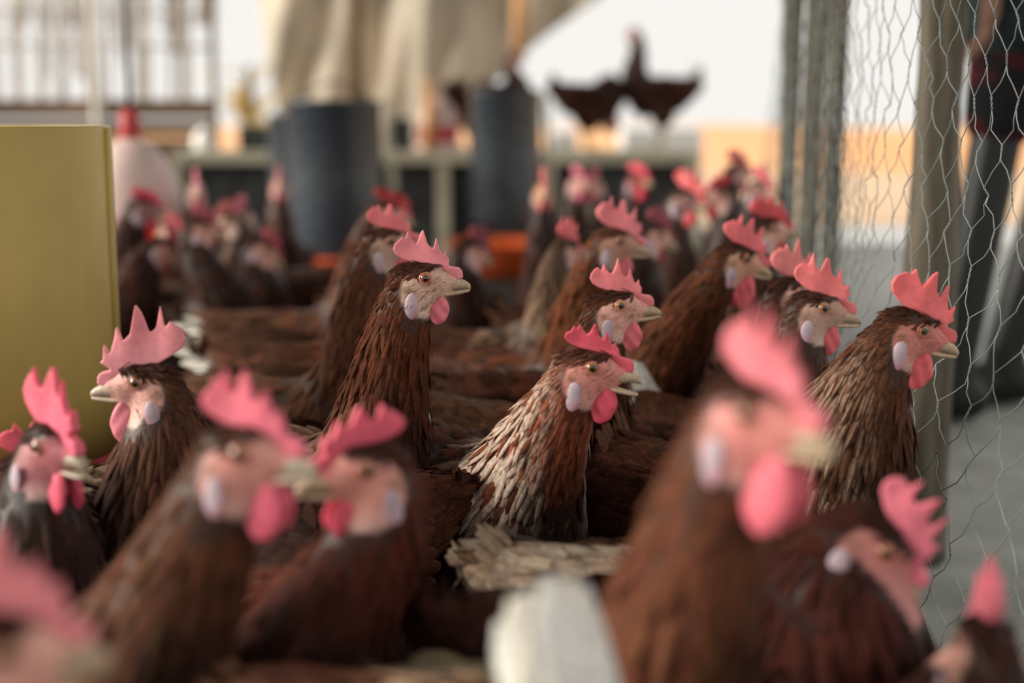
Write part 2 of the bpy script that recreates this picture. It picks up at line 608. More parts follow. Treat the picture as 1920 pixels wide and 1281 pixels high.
    if lod == 3:
        w_ = area * (cfm > 0.5) * (chl[:, 0] < 20) * (chl[:, 2] < 7)
        n_ = bristle
        idx = rng.choice(len(w_), n_, p=w_ / w_.sum())
        T_ = (R @ np.array([-0.8, 0, -0.55]))[None] + rng.normal(0, 0.22, (n_, 3))
        sz = rng.uniform(0.004, 0.0085, n_)
        cb_ = np.array([0.24, 0.12, 0.075]) * rng.uniform(0.5, 1.8, (n_, 1))
        vv, ff, cc, gg = blades(ctr[idx] + rng.normal(0, 0.0008, (n_, 3)), cn[idx], T_, sz, 0.00045 * np.ones(n_), cb_, cb_, sz * 0.12, sz * 0.1, root=0.0)
        VV.append(vv)
        FF.append(ff + off)
        CC.append(cc)
        GG.append(gg)
        off += len(vv)
    plum = make('plumage', np.concatenate(VV) - org, np.concatenate(FF), M_FEATHER, root, np.concatenate(CC), fuv=np.concatenate(GG))
    plum['kind'] = 'stuff'

    # ---- wings: a flattened shell under rows of long feathers
    wc = np.array(wing_col, float) * 0.55 if wing_col is not None else body.copy()
    nw = {3: 170, 2: 110, 1: 60, 0: 30}[lod]
    for s in (-1, 1):
        w = MB()
        Wr = Bm @ np.array(Matrix.Rotation(math.radians(3), 3, 'Y')) @ np.array(Matrix.Rotation(math.radians(-8 * s), 3, 'X'))
        wctr = bl(-0.02, s * 0.057 * fat, 0.018)
        w.sphere(wctr, (0.092, 0.014, 0.048), Wr, wc * 0.6)
        a = rng.uniform(-0.78, 0.75, nw)
        b = rng.uniform(-1, 1, nw) * np.sqrt(np.clip(1 - a * a, 0, 1))
        o = np.argsort(a)
        a, b = a[o], b[o]
        yy = np.sqrt(np.clip(1 - a * a - b * b, 0, 1))
        loc = np.stack([a * 0.092, s * yy * 0.014, b * 0.048], 1)
        nr = unit(np.stack([a / 0.092, s * yy / 0.014, b / 0.048], 1) * 0.01 + np.array([0, s * 1.6, 0.25]))
        flow = np.tile([-1.0, -s * 0.12, -0.10], (nw, 1)) + rng.normal(0, 0.08, (nw, 3))
        ln = np.interp(a, [-1, 0.8], [0.040, 0.024]) * rng.uniform(0.85, 1.15, nw)
        c = wc[None] * rng.uniform(0.6, 1.45, (nw, 1))
        vv, ff, cc, gg = blades(loc @ Wr.T + wctr, nr @ Wr.T, flow @ Wr.T, ln, ln * 0.5, c * 0.85, np.clip(c * 1.45, 0, 0.85), 0.004 * np.ones(nw), 0.006 * np.ones(nw), prof=(0.6, 0.95, 1, 0.9, 0.35))
        w.add(vv, ff.tolist())
        w.c[-1] = cc
        wv_, wf_l, wc_ = w.arrays()
        make('wing', wv_ - org, wf_l, M_FEATHER, root, wc_, fuv=np.concatenate([np.zeros((len(wv_) - len(gg), 3)), gg]))
    # ---- tail fan
    tc = np.array(tail_col, float)
    tb = bl(-0.13, 0, 0.05)
    nt_ = tail_n if tail_n else (16 if lod >= 1 else 12)
    tb_p, tb_n, tb_t, tb_l, tb_c = [], [], [], [], []
    for k in range(nt_):
        q = (k % (nt_ // 2)) / (nt_ // 2 - 1.0) * 2 - 1
        layer = k // (nt_ // 2)
        up = math.radians(tail_up + 14 * (1 - abs(q)) - 16 * layer + rng.normal(0, 6))
        sp = q * 0.55 * tail_spread
        di = np.array([-math.cos(up), sp, math.sin(up)])
        nn = unit(np.cross(di, [0, 1.0, 0]) * -1 + np.array([0, q * 0.8, 0]))
        if nn[2] < 0 and abs(nn[2]) > 0.05:
            nn = -nn
        tb_p.append(tb + Bm @ np.array([0.015, q * 0.024, 0.0]))
        tb_n.append(Bm @ nn)
        tb_t.append(Bm @ di)
        tb_l.append((0.088 - 0.020 * layer) * tail * (1 - 0.28 * q * q) * rng.uniform(0.85, 1.1))
        tb_c.append(tc * rng.uniform(0.75, 1.1))
    tb_l, tb_c = np.array(tb_l), np.clip(np.array(tb_c), 0, 0.85)
    vv, ff, cc, gg = blades(np.array(tb_p), np.array(tb_n), np.array(tb_t), tb_l, tb_l * 0.27, tb_c, tb_c * 0.85, 0.004 * np.ones(nt_), 0.014 * np.ones(nt_), rows=7, prof=(0.5, 0.85, 1, 1, 0.95, 0.8, 0.3), tip_edge=0.2)
    make('tail', vv - org, ff, M_FEATHER, root, cc, fuv=gg)

    # ---- comb
    cp = comb_pts
    if cp is None:
        cp = [(x if z < 12 else x * comb[0], z if z < 17 else 12 + (z - 12) * comb[1] * (1 + (rng.uniform(-0.12, 0.12) if z > 32 else 0))) for x, z in COMB]
    cv, cq = comb_mesh(cp, 0.0062, cvox)
    hgt = np.clip((cv[:, 2] - 0.010) / 0.035, 0, 1.6)
    cv[:, 1] *= np.interp(hgt, [0, 0.5, 1.2], [1.35, 0.95, 0.6])
    cv[:, 1] += 0.0022 * np.sin(cv[:, 0] * 170 + seed) * hgt + flop * 0.034 * hgt ** 1.6
    cv[:, 2] -= abs(flop) * 0.012 * hgt ** 2
    cc = np.ones((len(cv), 4))
    k = np.clip(hgt * 0.9, 0, 1)[:, None]
    cb = np.clip(np.array(comb_col) * 0.96 + np.array([0.0, 0.025, 0.04]), 0, 0.9)
    cc[:, :3] = np.clip(cb * (1 - k) + k * (cb * np.array([1.0, 0.86, 0.86])), 0, 0.9)
    make('comb', cv @ R.T + H - org, cq, M_COMB, root, cc)

    # ---- wattles, earlobes, eyes
    wv, wf = EYE_V, EYE_F
    for s in (-1, 1):
        zz = wv[:, 2]
        w = np.stack([wv[:, 0] * 10.5 * (1 - 0.38 * np.clip(zz, 0, 1)) + 2.5 * zz, wv[:, 1] * 3.4, zz * 15], 1) * wattle
        w[:, 1] += s * (1.2 + 1.2 * (1 - zz)) + 1.0 * np.sin(w[:, 0] * 0.5 + w[:, 2] * 0.35)
        w = w + np.array([11, s * 4.5, -19 - 13.5 * wattle])
        c = np.ones((len(w), 4))
        c[:, :3] = cb * np.array([0.97, 0.78, 0.85])
        make('wattle', w * 0.001 @ R.T + H - org, wf, M_COMB, root, c)
        el = (np.abs(hl[:, 0] + 14) < 5) & (np.abs(hl[:, 2] + 25) < 6) & (hl[:, 1] * s > 0) & (np.abs(hl[:, 1]) < 32)
        ey = min(26.0, np.abs(hl[el, 1]).max() - 1.2) if el.any() else 17.2
        dn = R.T @ np.array([0, 0, -1.0])
        hang = math.atan2(-dn[0], -dn[2]) * 0.85
        lv = np.stack([wv[:, 0] * 6.2 + 1.0 * wv[:, 2], wv[:, 1] * 2.1, wv[:, 2] * 12.5], 1) * (1 + 0.05 * np.sin(wv[:, [2]] * 5 + seed))
        lx, lz = lv[:, 0] * math.cos(hang) + lv[:, 2] * math.sin(hang), -lv[:, 0] * math.sin(hang) + lv[:, 2] * math.cos(hang)
        lv = np.stack([lx, lv[:, 1], lz], 1) + np.array([-14, s * ey, -25])
        c = np.ones((len(lv), 4))
        g = np.clip((-wv[:, 2] - 0.1) * 1.2 + 0.5 * np.clip(wv[:, 0], 0, 1), 0, 1)[:, None]
        c[:, :3] = np.array(lobe) * (1 - g * 0.75) + g * 0.75 * np.array([0.62, 0.25, 0.32])
        make('earlobe', lv * 0.001 @ R.T + H - org, wf, M_COMB, root, c)
        # eye: pupil, iris, dark rim and lid ring by angle from the axis
        ax = unit(np.array([0.18, s, 0.06]))
        an = np.degrees(np.arccos(np.clip(wv @ ax, -1, 1)))
        c = np.ones((len(wv), 4))
        c[:, :3] = np.array(iris)
        c[an < 30, :3] = (0.006, 0.005, 0.005)
        c[an > 60, :3] = (0.02, 0.012, 0.01)
        e = MB()
        e.add(wv * 6.0 + np.array([0, s * 11.4, 0]), EYE_F)
        e.c[-1] = c
        lid = []
        a1 = unit(np.cross(ax, [0, 0, 1.0]))
        a2 = np.cross(a1, ax)
        for q in range(25):
            th = 2 * PI * q / 24
            lid.append(np.array([0, s * 11.4, 0]) + ax * 3.2 + 5.5 * (math.cos(th) * a1 + 0.92 * math.sin(th) * a2))
        e.tube(lid, 0.8, 8, np.array(face) * np.array([0.75, 0.62, 0.6]), cap=False)
        ev, ef, ec = e.arrays()
        make('eye', ev * 0.001 @ R.T + H - org, ef, M_EYE, root, ec)

    # ---- beak, two halves lofted from half-ellipse sections
    def loft(secs, name, colr, rotz=0):
        n = 14
        vs, cs_ = [], []
        for si, (x, z0, z1, hw) in enumerate(secs):
            for q in range(n):
                th = 2 * PI * q / n
                cz, sz = math.cos(th), math.sin(th)
                vs.append((x, hw * cz, (z0 + z1) / 2 + (z1 - z0) / 2 * (abs(sz) ** 0.8) * (1 if sz > 0 else -1)))
                u = si / (len(secs) - 1)
                cs_.append(np.array(colr) * (1 - 0.25 * u) * (1 if sz > -0.3 else 0.85))
        fs = []
        for i_ in range(len(secs) - 1):
            for q in range(n):
                q2 = (q + 1) % n
                fs.append((i_ * n + q, (i_ + 1) * n + q, (i_ + 1) * n + q2, i_ * n + q2))
        fs.append(tuple(range(n)))
        fs.append(tuple((len(secs) - 1) * n + q for q in range(n - 1, -1, -1)))
        vs = np.array(vs)
        if rotz:
            a = math.radians(-rotz)
            x, z = vs[:, 0] - 10, vs[:, 2] + 14
            vs[:, 0], vs[:, 2] = 10 + x * math.cos(a) - z * math.sin(a), -14 + x * math.sin(a) + z * math.cos(a)
        c = np.ones((len(vs), 4))
        c[:, :3] = np.array(cs_)
        make(name, vs * 0.001 @ R.T + H - org, fs, M_BEAK, root, c)
    loft([(9, -14.5, -9, 7.6), (17, -14, -2.5, 7.4), (24, -13.6, -1.0, 6.6), (30, -13.2, -2.6, 5.4), (35, -13.2, -5.2, 4.2), (38.5, -13.6, -7.6, 3.0), (40.2, -14.2, -9.5, 1.8)], 'upper_beak', beak)
    loft([(9, -17.5, -14, 6.6), (17, -19, -14.2, 6.2), (25, -18.6, -13.8, 5.4), (32, -17.6, -13.4, 4.5), (37, -16.6, -13.0, 3.4), (39.5, -15.6, -13.2, 2.0)], 'lower_beak', np.array(beak) * 1.08, gape)

    # ---- legs and feet
    for s in (-1, 1):
        m = MB()
        hip, hock, ank = bl(0.0, s * 0.04, -0.10), bl(-0.022, s * 0.04, 0.082 - bz), bl(0.004, s * 0.042, 0.012 - bz)
        if lod >= 1:
            m.tube([hip, hock, (hock + ank) / 2, ank], [0.010, 0.0062, 0.0056, 0.0066], 8)
            for an in (-28, 0, 28, 180):
                a = math.radians(an)
                ln = 0.048 if an != 180 else 0.022
                tip = ank + Bm @ np.array([ln * math.cos(a), ln * math.sin(a), -0.0075])
                m.tube([ank, (ank + tip) / 2 + np.array([0, 0, 0.002]), tip], [0.0055, 0.0045, 0.002], 6)
        else:
            m.tube([hip, hock, ank - np.array([0, 0, 0.008]), ank + Bm @ np.array([0.04, 0, -0.008])], [0.010, 0.006, 0.006, 0.004], 5)
        m.build('leg', M_LEG, root, org, color=False)
    return root


# ------------------------------------------------------------------ the setting
def slab(name, lo, hi, m, kind='structure', **k):
    return tag(MB().box(lo, hi).build(name, m, smooth=False, color=False), kind=kind, **k)


def grid_sheet(name, fn, nu, nv, m, thick=0.0, parent=None):
    vs = [fn(i / (nu - 1), j / (nv - 1)) for j in range(nv) for i in range(nu)]
    fs = [(j * nu + i, j * nu + i + 1, (j + 1) * nu + i + 1, (j + 1) * nu + i) for j in range(nv - 1) for i in range(nu - 1)]
    o = make(name, np.array(vs), fs, m, parent)
    if thick:
        s = o.modifiers.new('s', 'SOLIDIFY')
        s.thickness = thick
    return o


M_LITTER = mat('litter', (0.030, 0.023, 0.018), rough=0.95, spec=0.1, noise=((30, 30, 30), 6, 0.5, 1.5, None), bump=(80, 0.8, 0.01))
M_CONC = mat('concrete', (0.33, 0.345, 0.315), rough=0.85, spec=0.2, noise=((7, 7, 7), 6, 0.72, 1.2, None), bump=(60, 0.4, 0.004))
M_EARTH = mat('earth', (0.50, 0.37, 0.26), rough=0.95, spec=0.05, noise=((0.5, 0.5, 0.5), 4, 0.0, 0.5, (0.46, 0.29, 0.18)))
M_BANK = mat('bank_earth', (0.60, 0.31, 0.15), rough=0.95, spec=0.05, noise=((0.4, 0.4, 1.2), 4, 0.0, 0.6, (0.66, 0.42, 0.26)))
M_WALLP = mat('rendered_wall', (0.80, 0.81, 0.80), rough=0.85, spec=0.2, noise=((9, 9, 9), 5, 0.82, 1.12, None), bump=(40, 0.3, 0.003))
M_WOOD = mat('weathered_wood', (0.130, 0.112, 0.084), rough=0.85, spec=0.2, noise=((60, 60, 5), 5, 0.4, 1.5, None), bump=(90, 0.7, 0.003))
M_WOOD2 = mat('brown_plank', (0.24, 0.155, 0.10), rough=0.8, spec=0.2, noise=((3, 30, 30), 4, 0.6, 1.3, None))
M_SLAT = mat('pale_slat', (0.70, 0.65, 0.60), rough=0.8, spec=0.2, noise=((30, 30, 3), 4, 0.5, 1.35, None))
M_POLE = mat('brown_pole', (0.15, 0.10, 0.055), rough=0.8, spec=0.2, noise=((30, 30, 3), 4, 0.6, 1.3, None))
M_TARP = mat('beige_tarp', (0.66, 0.60, 0.50), rough=0.75, spec=0.2, noise=((2.2, 2.2, 2.2), 4, 0.72, 1.2, None), trans=0.45)
M_WIRE = mat('galvanised_wire', (0.24, 0.28, 0.27), rough=0.45, spec=0.4, metal=0.3)
M_YELLOW = mat('yellow_plastic', (0.47, 0.345, 0.098), rough=0.40, spec=0.3, noise=((9, 9, 5), 3, 0.82, 1.12, None), bump=(25, 0.12, 0.003))
M_MAROON = mat('maroon_plastic', (0.20, 0.012, 0.022), rough=0.45)
M_RED = mat('red_plastic', (0.85, 0.018, 0.02), rough=0.35)
M_ORANGE = mat('orange_red_plastic', (0.62, 0.10, 0.025), rough=0.45)
M_BARREL = mat('dark_plastic', (0.034, 0.044, 0.056), rough=0.24, spec=0.7, noise=((70, 70, 55), 1, 0.45, 1.6, None), bump=(55, 0.5, 0.006))
M_PANEL = mat('dark_mesh_panel', (0.022, 0.025, 0.025), rough=0.6, spec=0.3, noise=((26, 26, 26), 1, 0.3, 2.2, None), bump=(45, 0.6, 0.01))
M_BEAM = mat('grey_beam', (0.48, 0.45, 0.34), rough=0.8, spec=0.2, noise=((4, 30, 30), 4, 0.7, 1.25, None))
M_BELL = mat('cloudy_plastic', (0.66, 0.50, 0.46), rough=0.35, spec=0.4, noise=((8, 8, 8), 2, 0.85, 1.1, None))
M_CAP = mat('red_cap', (0.48, 0.05, 0.06), rough=0.45)
M_WHITE = mat('white_plastic', (0.86, 0.86, 0.84), rough=0.4)
M_CORD = mat('cord', (0.10, 0.08, 0.07), rough=0.9)
M_LEAF = mat('yellow_leaf', (0.52, 0.40, 0.13), rough=0.6, trans=0.5, noise=((5, 5, 5), 3, 0.7, 1.3, None))
M_STICK = mat('orange_wood', (0.60, 0.32, 0.14), rough=0.7, noise=((30, 30, 4), 3, 0.7, 1.2, None))

# fence line: X as a function of depth along the ground
def fence_x(y, z=0.5):
    return float(np.interp(y, [-1.5, 0.6, 1.0, 1.27, 1.5, 1.8, 2.4, 3.0, 7.6], [0.62, 0.56, 0.485, 0.412, 0.385, 0.41, 0.468, 0.53, 0.95])) - 0.045 * (1 - 1 / (1 + math.exp(-(z - 0.36) * 22)))



fl = MB()
ring_ = [(-7, -1.2), (0.62, -1.2), (0.56, 0.6), (0.44, 1.25), (0.42, 1.6), (0.50, 2.4), (0.95, 5.7), (1.0, 7.6), (-7, 7.6)]
nr_ = len(ring_)
fl.add([(x, y, 0) for x, y in ring_] + [(x, y, -0.2) for x, y in ring_], [tuple(range(nr_)), tuple(range(2 * nr_ - 1, nr_ - 1, -1))] + [(i, i + nr_, (i + 1) % nr_ + nr_, (i + 1) % nr_) for i in range(nr_)])
tag(fl.build('floor', M_LITTER, smooth=False, color=False), kind='structure')
slab('ground_yard', (-7, -1.5, -0.3), (7, 3.6, -0.006), M_CONC)
slab('ground_earth', (-60, -6, -0.5), (60, 60, -0.02), M_EARTH)
# the shed: unseen roof added to shade the flock, trimmed for light, sides open
M_ROOF = mat('roof_sheet', (0.20, 0.19, 0.17), rough=0.7)
slab('roof', (-3.4, -2.6, 2.5), (0.75, 6.3, 2.54), M_ROOF)
# low rendered wall across the yard, its top in daylight
tag(MB().box((0.70, 3.20, -0.02), (6.5, 3.76, 0.286)).build('wall_yard', M_WALLP, smooth=False, color=False), kind='structure')
# earth bank far behind
rb = random.Random(4)
tag(grid_sheet('ground_bank', lambda u, v: (-22 + 44 * u, 14.6 + 3.5 * v, -0.06 + (0.49 + 0.02 * math.sin(u * 60)) * min(1, v * 3)), 60, 10, M_BANK), kind='structure')

# ---- slatted fence on the far side
fr = empty('slat_fence', at(200, 300, 6.3) * np.array([1, 1, 0]), 'pale slatted fence with daylight in its gaps above brown planks', 'fence')
fo = np.array(fr.location)
sm = MB()
rs = random.Random(11)
DF = 6.3
slats = [(-40, 14), (-8, 11), (35, 17), (76, 14), (119, 17), (168, 11), (262, 18), (281, 9), (322, 9), (347, 20), (205, 9)]
for cx, w in slats:
    a, b = at(cx + rs.uniform(-3, 3), 215, DF), at(cx, -60, DF)
    hw = w * DF / FPX / 2
    sm.add([(a[0] - hw, a[1], a[2]), (a[0] + hw, a[1], a[2]), (b[0] + hw * rs.uniform(0.8, 1.5), b[1], 1.3), (b[0] - hw * rs.uniform(0.8, 1.5), b[1], 1.3),
            (a[0] - hw, a[1] + 0.012, a[2]), (a[0] + hw, a[1] + 0.012, a[2]), (b[0] + hw, b[1] + 0.012, 1.3), (b[0] - hw, b[1] + 0.012, 1.3)],
           [(0, 1, 2, 3), (7, 6, 5, 4), (0, 4, 5, 1), (1, 5, 6, 2), (2, 6, 7, 3), (3, 7, 4, 0)])
for k in range(26):                       # torn strips of sacking and split cane across the upper half
    cx = rs.uniform(-60, 400)
    a, b = at(cx, rs.uniform(20, 150), DF + 0.05), at(cx + rs.uniform(-14, 14), -70, DF + 0.05)
    hw = rs.uniform(5, 13) * DF / FPX / 2
    sm.add([(a[0] - hw, a[1], a[2]), (a[0] + hw, a[1], a[2]), (b[0] + hw, b[1], b[2]), (b[0] - hw, b[1], b[2]),
            (a[0] - hw, a[1] + 0.006, a[2]), (a[0] + hw, a[1] + 0.006, a[2]), (b[0] + hw, b[1] + 0.006, b[2]), (b[0] - hw, b[1] + 0.006, b[2])],
           [(0, 1, 2, 3), (7, 6, 5, 4), (0, 4, 5, 1), (1, 5, 6, 2), (2, 6, 7, 3), (3, 7, 4, 0)])
for k in range(2):
    y0 = (18, 84)[k]
    p, q = at(-70, y0, DF - 0.02), at(408, y0 + (10, 6)[k], DF - 0.02)
    sm.tube([p, (p + q) / 2 + np.array([0, 0, 0.01]), q], 0.008, 6)
sm.build('slats', M_SLAT, fr, fo, smooth=False, color=False)
pk = MB()
for k in range(3):
    z1 = at(0, 187 + 34 * k, DF - 0.04)[2]
    x0, x1 = at(-90, 0, DF)[0], at(412, 0, DF)[0]
    pk.box((x0, fo[1] - 0.05, z1 - 0.078 - (0.24 if k == 2 else 0)), (x1, fo[1] - 0.022, z1 - (0.012 if k else 0.0)))
pk.build('planks', M_WOOD2, fr, fo, smooth=False, color=False)
for cx, w, m in ((190, 20, M_SLAT), (406, 13, M_POLE), (-75, 20, M_POLE)):
    b = at(cx, 215, DF - 0.06)
    pm = MB().tube([(b[0], b[1] - 0.06, 0), (b[0] + 0.004, b[1] - 0.06, 0.6), (b[0], b[1] - 0.06, 1.4)], w * DF / FPX / 2, 8)
    pm.build('post', m, fr, fo, color=False)

# ---- beige tarpaulin hanging behind the feeders
edge_l = lambda y: np.interp(y, [-90, 0, 100, 200, 300], [474, 486, 500, 520, 530])
edge_r = lambda y: np.interp(y, [-90, 0, 60, 120, 170, 210, 300], [1230, 1118, 1030, 958, 905, 872, 850])


def tarp_pt(u, v):
    y = -90 + 390 * v
    x = edge_l(y) * (1 - u) + edge_r(y) * u
    dd = 7.2 + 0.06 * math.sin(x * 0.055 + y * 0.012) + 0.05 * math.sin(x * 0.021 - y * 0.02 + 1) - 0.16 * math.exp(-((x - 812 + y * 0.12) / 26) ** 2)
    return at(x, y, dd)


tp = grid_sheet('tarpaulin', tarp_pt, 90, 34, M_TARP, 0.004)
tag(tp, 'beige tarpaulin hanging in folds behind the dark feeders, its right edge cut slanting', 'tarp')
for name, cx, w, d_, m, lab in (('pole', 666, 30, 6.9, M_POLE, 'brown wooden pole standing in front of the beige tarpaulin'),):
    b = at(cx, 215, d_)
    tag(MB().tube([(b[0], b[1], 0), (b[0], b[1], 0.7), (b[0] + 0.01, b[1], 1.6)], w * d_ / FPX / 2, 12).build(name, m, color=False), lab, 'pole')
b = at(976, 60, 6.4)
tag(MB().tube([at(972, 118, 6.4), at(975, 40, 6.4), (at(984, -60, 6.4)[0], b[1], 1.6)], [0.028, 0.036, 0.04], 10).build('hanging_stick', M_STICK, color=False),
    'pale orange stick hanging in front of the tarpaulin above the second dark feeder', 'stick')

# ---- long nest bench with a dark front, hens perch on it
DN = 5.6
zt = at(0, 284, DN)[2]
yN = at(0, 284, DN)[1]
xa, xb = at(322, 284, DN)[0], at(1312, 284, DN)[0]
nb_ = empty('nest_bench', ((xa + xb) / 2, yN + 0.2, 0), 'long low nest bench with a grey wooden top and dark mesh front', 'bench')
no = np.array(nb_.location)
MB().box((xa, yN - 0.02, zt - 0.045), (xb, yN + 0.42, zt)).build('top_board', M_BEAM, nb_, no, smooth=False, color=False)
MB().box((xa + 0.02, yN + 0.02, 0.0), (xb - 0.02, yN + 0.05, zt - 0.045)).build('front_panel', M_PANEL, nb_, no, smooth=False, color=False)
for cx in (330, 830, 1030, 1300):
    x = at(cx, 284, DN)[0]
    MB().box((x - 0.024, yN - 0.012, 0), (x + 0.024, yN + 0.018, zt - 0.045)).build('bench_post', M_BEAM, nb_, no, smooth=False, color=False)
bx = at(483, 283, DN + 0.2)
for (cx, y0, w, lab) in ((482, 236, 56, 'dark box standing on the bench left of the dark feeders'), (754, 222, 40, 'dark box standing on the bench between the two dark feeders')):
    c = at(cx, 284, DN + 0.18)
    h = at(cx, y0, DN + 0.18)[2] - zt
    hw = w * DN / FPX / 2
    t = empty('crate', (c[0], c[1], zt), lab, 'crate', 'dark crates on the bench')
    MB().box((-hw, -0.08, 0), (hw, 0.08, h * 0.85)).build('crate_body', M_PANEL, t, smooth=False, color=False)
    MB().box((-hw * 1.04, -0.085, h * 0.85), (hw * 1.04, 0.085, h)).build('crate_rim', M_BARREL, t, smooth=False, color=False)
c = at(383, 284, DN + 0.1)  # rounded white object added to stand in for a blurred bright glint
r = 20 * DN / FPX
tag(MB().lathe([(0.0, 0), (r * 0.8, 0.0), (r, 0.012), (r, r * 1.3), (r * 0.75, r * 1.75), (r * 0.35, r * 1.95), (r * 0.3, r * 2.25), (0, r * 2.25)], (c[0], c[1], zt), 20).build('glint_stand_in', M_WHITE, color=False),
    'small white rounded stand-in for a blurred glint on the bench near the slatted fence', 'glint stand-in')
# pale things behind the perched hens
for (x0, x1, y0, y1, lab) in ((1166, 1318, 238, 283, 'white block in daylight behind the bench under the perched hens'), (1030, 1082, 244, 280, 'small pale block in daylight behind the bench by the second feeder')):
    p, q = at(x0, y1, 6.6), at(x1, y0, 6.6)
    o_ = MB().box((p[0], p[1], -0.02), (q[0], p[1] + 0.3, q[2])).build('white_block', M_WHITE, smooth=False, color=False)
    bv = o_.modifiers.new('b', 'BEVEL')
    bv.width = 0.02
    bv.segments = 3
    tag(o_, lab, 'block', 'pale blocks outside')

# ---- tube feeders
def tube_feeder(px, d, ytop, ybot, rpx, panr, pan_m, lab, pan_z):
    c = at(px, 300, d)
    z1, z0 = at(px, ytop, d)[2], at(px, ybot, d)[2]
    r = rpx * d / FPX
    t = empty('tube_feeder', (c[0], c[1], 0), lab, 'feeder', 'dark tube feeders')
    MB().lathe([(r * 0.93, z0 + 0.05), (r * 0.97, z0), (r * 0.98, z0 + 0.01), (r, (z0 + z1) / 2), (r * 1.01, z1), (r * 1.03, z1 + 0.006), (r * 0.96, z1 + 0.006), (r * 0.95, z0 + 0.06)]).build('barrel', M_BARREL, t, color=False)
    p = panr * d / FPX
    MB().lathe([(0, 0.004), (p * 0.72, 0.004), (p * 0.85, 0.02), (p, pan_z), (p * 1.03, pan_z + 0.006), (p * 0.97, pan_z + 0.004), (p * 0.8, 0.03), (0.05, 0.06), (0, 0.1)]).build('pan', pan_m, t, color=False)
    MB().tube([(-r * 0.98, 0, z1 - 0.01), (0, 0, z1 + 0.07), (r * 0.98, 0, z1 - 0.01)], 0.004, 6).build('hanger', M_CORD, t, color=False)
    return t


tube_feeder(628, 4.4, 192, 480, 88, 142, M_RED, 'large dark tube feeder with a bright red pan', 0.078)
tube_feeder(948, 5.1, 173, 420, 66, 112, M_ORANGE, 'dark tube feeder with an orange pan below the perched hens', 0.115)
tube_feeder(566, 4.95, 216, 440, 60, 80, M_ORANGE, 'dark tube feeder half hidden behind the large one with the red pan', 0.07)
for cx, y0, y1, dx, d_, lab in ((722, 186, 480, 26, 4.55, 'thin pale stake leaning beside the large dark feeder'), (1022, 178, 470, 14, 5.2, 'thin pale stake beside the feeder with the orange pan')):
    p = at(cx, y0, d_)
    q = at(cx + dx * 1.4, y1, d_)
    tag(MB().tube([(q[0], q[1], 0), p], 0.011, 8).build('stake', M_BEAM, color=False), lab, 'stake', 'pale stakes beside the feeders')

# ---- bell drinker at the left, hung on a cord
c = at(246, 300, 3.05)
zz = lambda y: at(246, y, 3.05)[2]
k = 3.05 / FPX
t = empty('bell_drinker', (c[0], c[1], 0), 'cloudy white bell drinker with a red cap hanging behind the yellow feeder', 'drinker')
MB().lathe([(0, zz(258)), (20 * k, zz(260)), (45 * k, zz(275)), (68 * k, zz(305)), (84 * k, zz(345)), (95 * k, zz(400)), (102 * k, zz(452)), (98 * k, zz(452)), (80 * k, zz(360)), (0, zz(300))]).build('bell', M_BELL, t, color=False)
MB().lathe([(18 * k, zz(262)), (20 * k, zz(250)), (17 * k, zz(210)), (9 * k, zz(204)), (0, zz(204))]).build('cap', M_CAP, t, color=False)
MB().lathe([(98 * k, zz(440)), (128 * k, zz(425)), (134 * k, zz(440)), (125 * k, zz(470)), (70 * k, zz(478)), (0, zz(478))]).build('trough', M_RED, t, color=False)
MB().tube([(0, 0, zz(205)), (0, 0, 1.5)], 0.006, 6).build('cord', M_CORD, t, color=False)
# red and white drinker behind, on the bench
c = at(822, 284, DN + 0.14)
k = (DN + 0.14) / FPX
t = empty('drinker', (c[0], c[1], zt), 'white drinker with a red band standing on the bench left of the second feeder', 'drinker')
MB().lathe([(0, 0.0), (48 * k, 0.0), (48 * k, 0.02), (38 * k, 0.03), (36 * k, 55 * k), (30 * k, 80 * k), (14 * k, 98 * k), (0, 100 * k)]).build('drinker_jar', M_BELL, t, color=False)
MB().lathe([(37.5 * k, 14 * k), (38.5 * k, 16 * k), (37.5 * k, 46 * k), (36 * k, 46 * k)]).build('red_band', M_CAP, t, color=False)
tag(MB().tube([at(800, 284, DN + 0.02), at(806, 220, DN + 0.02), at(803, 150, DN + 0.02)], [0.02, 0.026, 0.016], 8).build('stick', M_STICK, color=False),
    'short orange stick standing on the bench before the white drinker', 'stick')

# ---- the big yellow feeder at the left edge
YC = np.array([at(197, 235, 1.42)[0] - 0.165, at(197, 235, 1.42)[1], 0])
yt, yb_ = at(197, 236, 1.42)[2], 0.235
t = empty('tube_feeder', YC, 'large yellow plastic tube feeder over a maroon pan at the picture edge', 'feeder')
R0 = 0.165
MB().lathe([(R0 * 0.965, yb_), (R0 * 1.0, yb_), (R0, 0.3), (R0, yt - 0.002), (R0 * 0.99, yt), (R0 * 0.975, yt - 0.001), (R0 * 0.97, 0.3), (R0 * 0.965, yb_)], n=96).build('barrel', M_YELLOW, t, color=False)
sa = math.radians(0)
MB().tube([(R0 * math.cos(sa) * 1.003, R0 * math.sin(sa) * 1.003, yb_ + 0.01), (R0 * math.cos(sa) * 1.003, R0 * math.sin(sa) * 1.003, yt - 0.002)], 0.0035, 8).build('seam', M_YELLOW, t, color=False)
MB().lathe([(0, 0.155), (0.17, 0.155), (0.195, 0.17), (0.222, 0.242), (0.228, 0.246), (0.216, 0.240), (0.188, 0.18), (0.08, 0.20), (0, 0.23)], n=64).build('pan', M_MAROON, t, color=False)
hg = MB()
for s in (-1, 1):
    hg.tube([(0, s * 0.16, yt - 0.02), (0, s * 0.05, yt + 0.25), (0, 0, yt + 0.35)], 0.003, 6)
hg.tube([(0, 0, yt + 0.35), (0, 0, 1.9)], 0.004, 6)
hg.build('hanger', M_CORD, t, color=False)

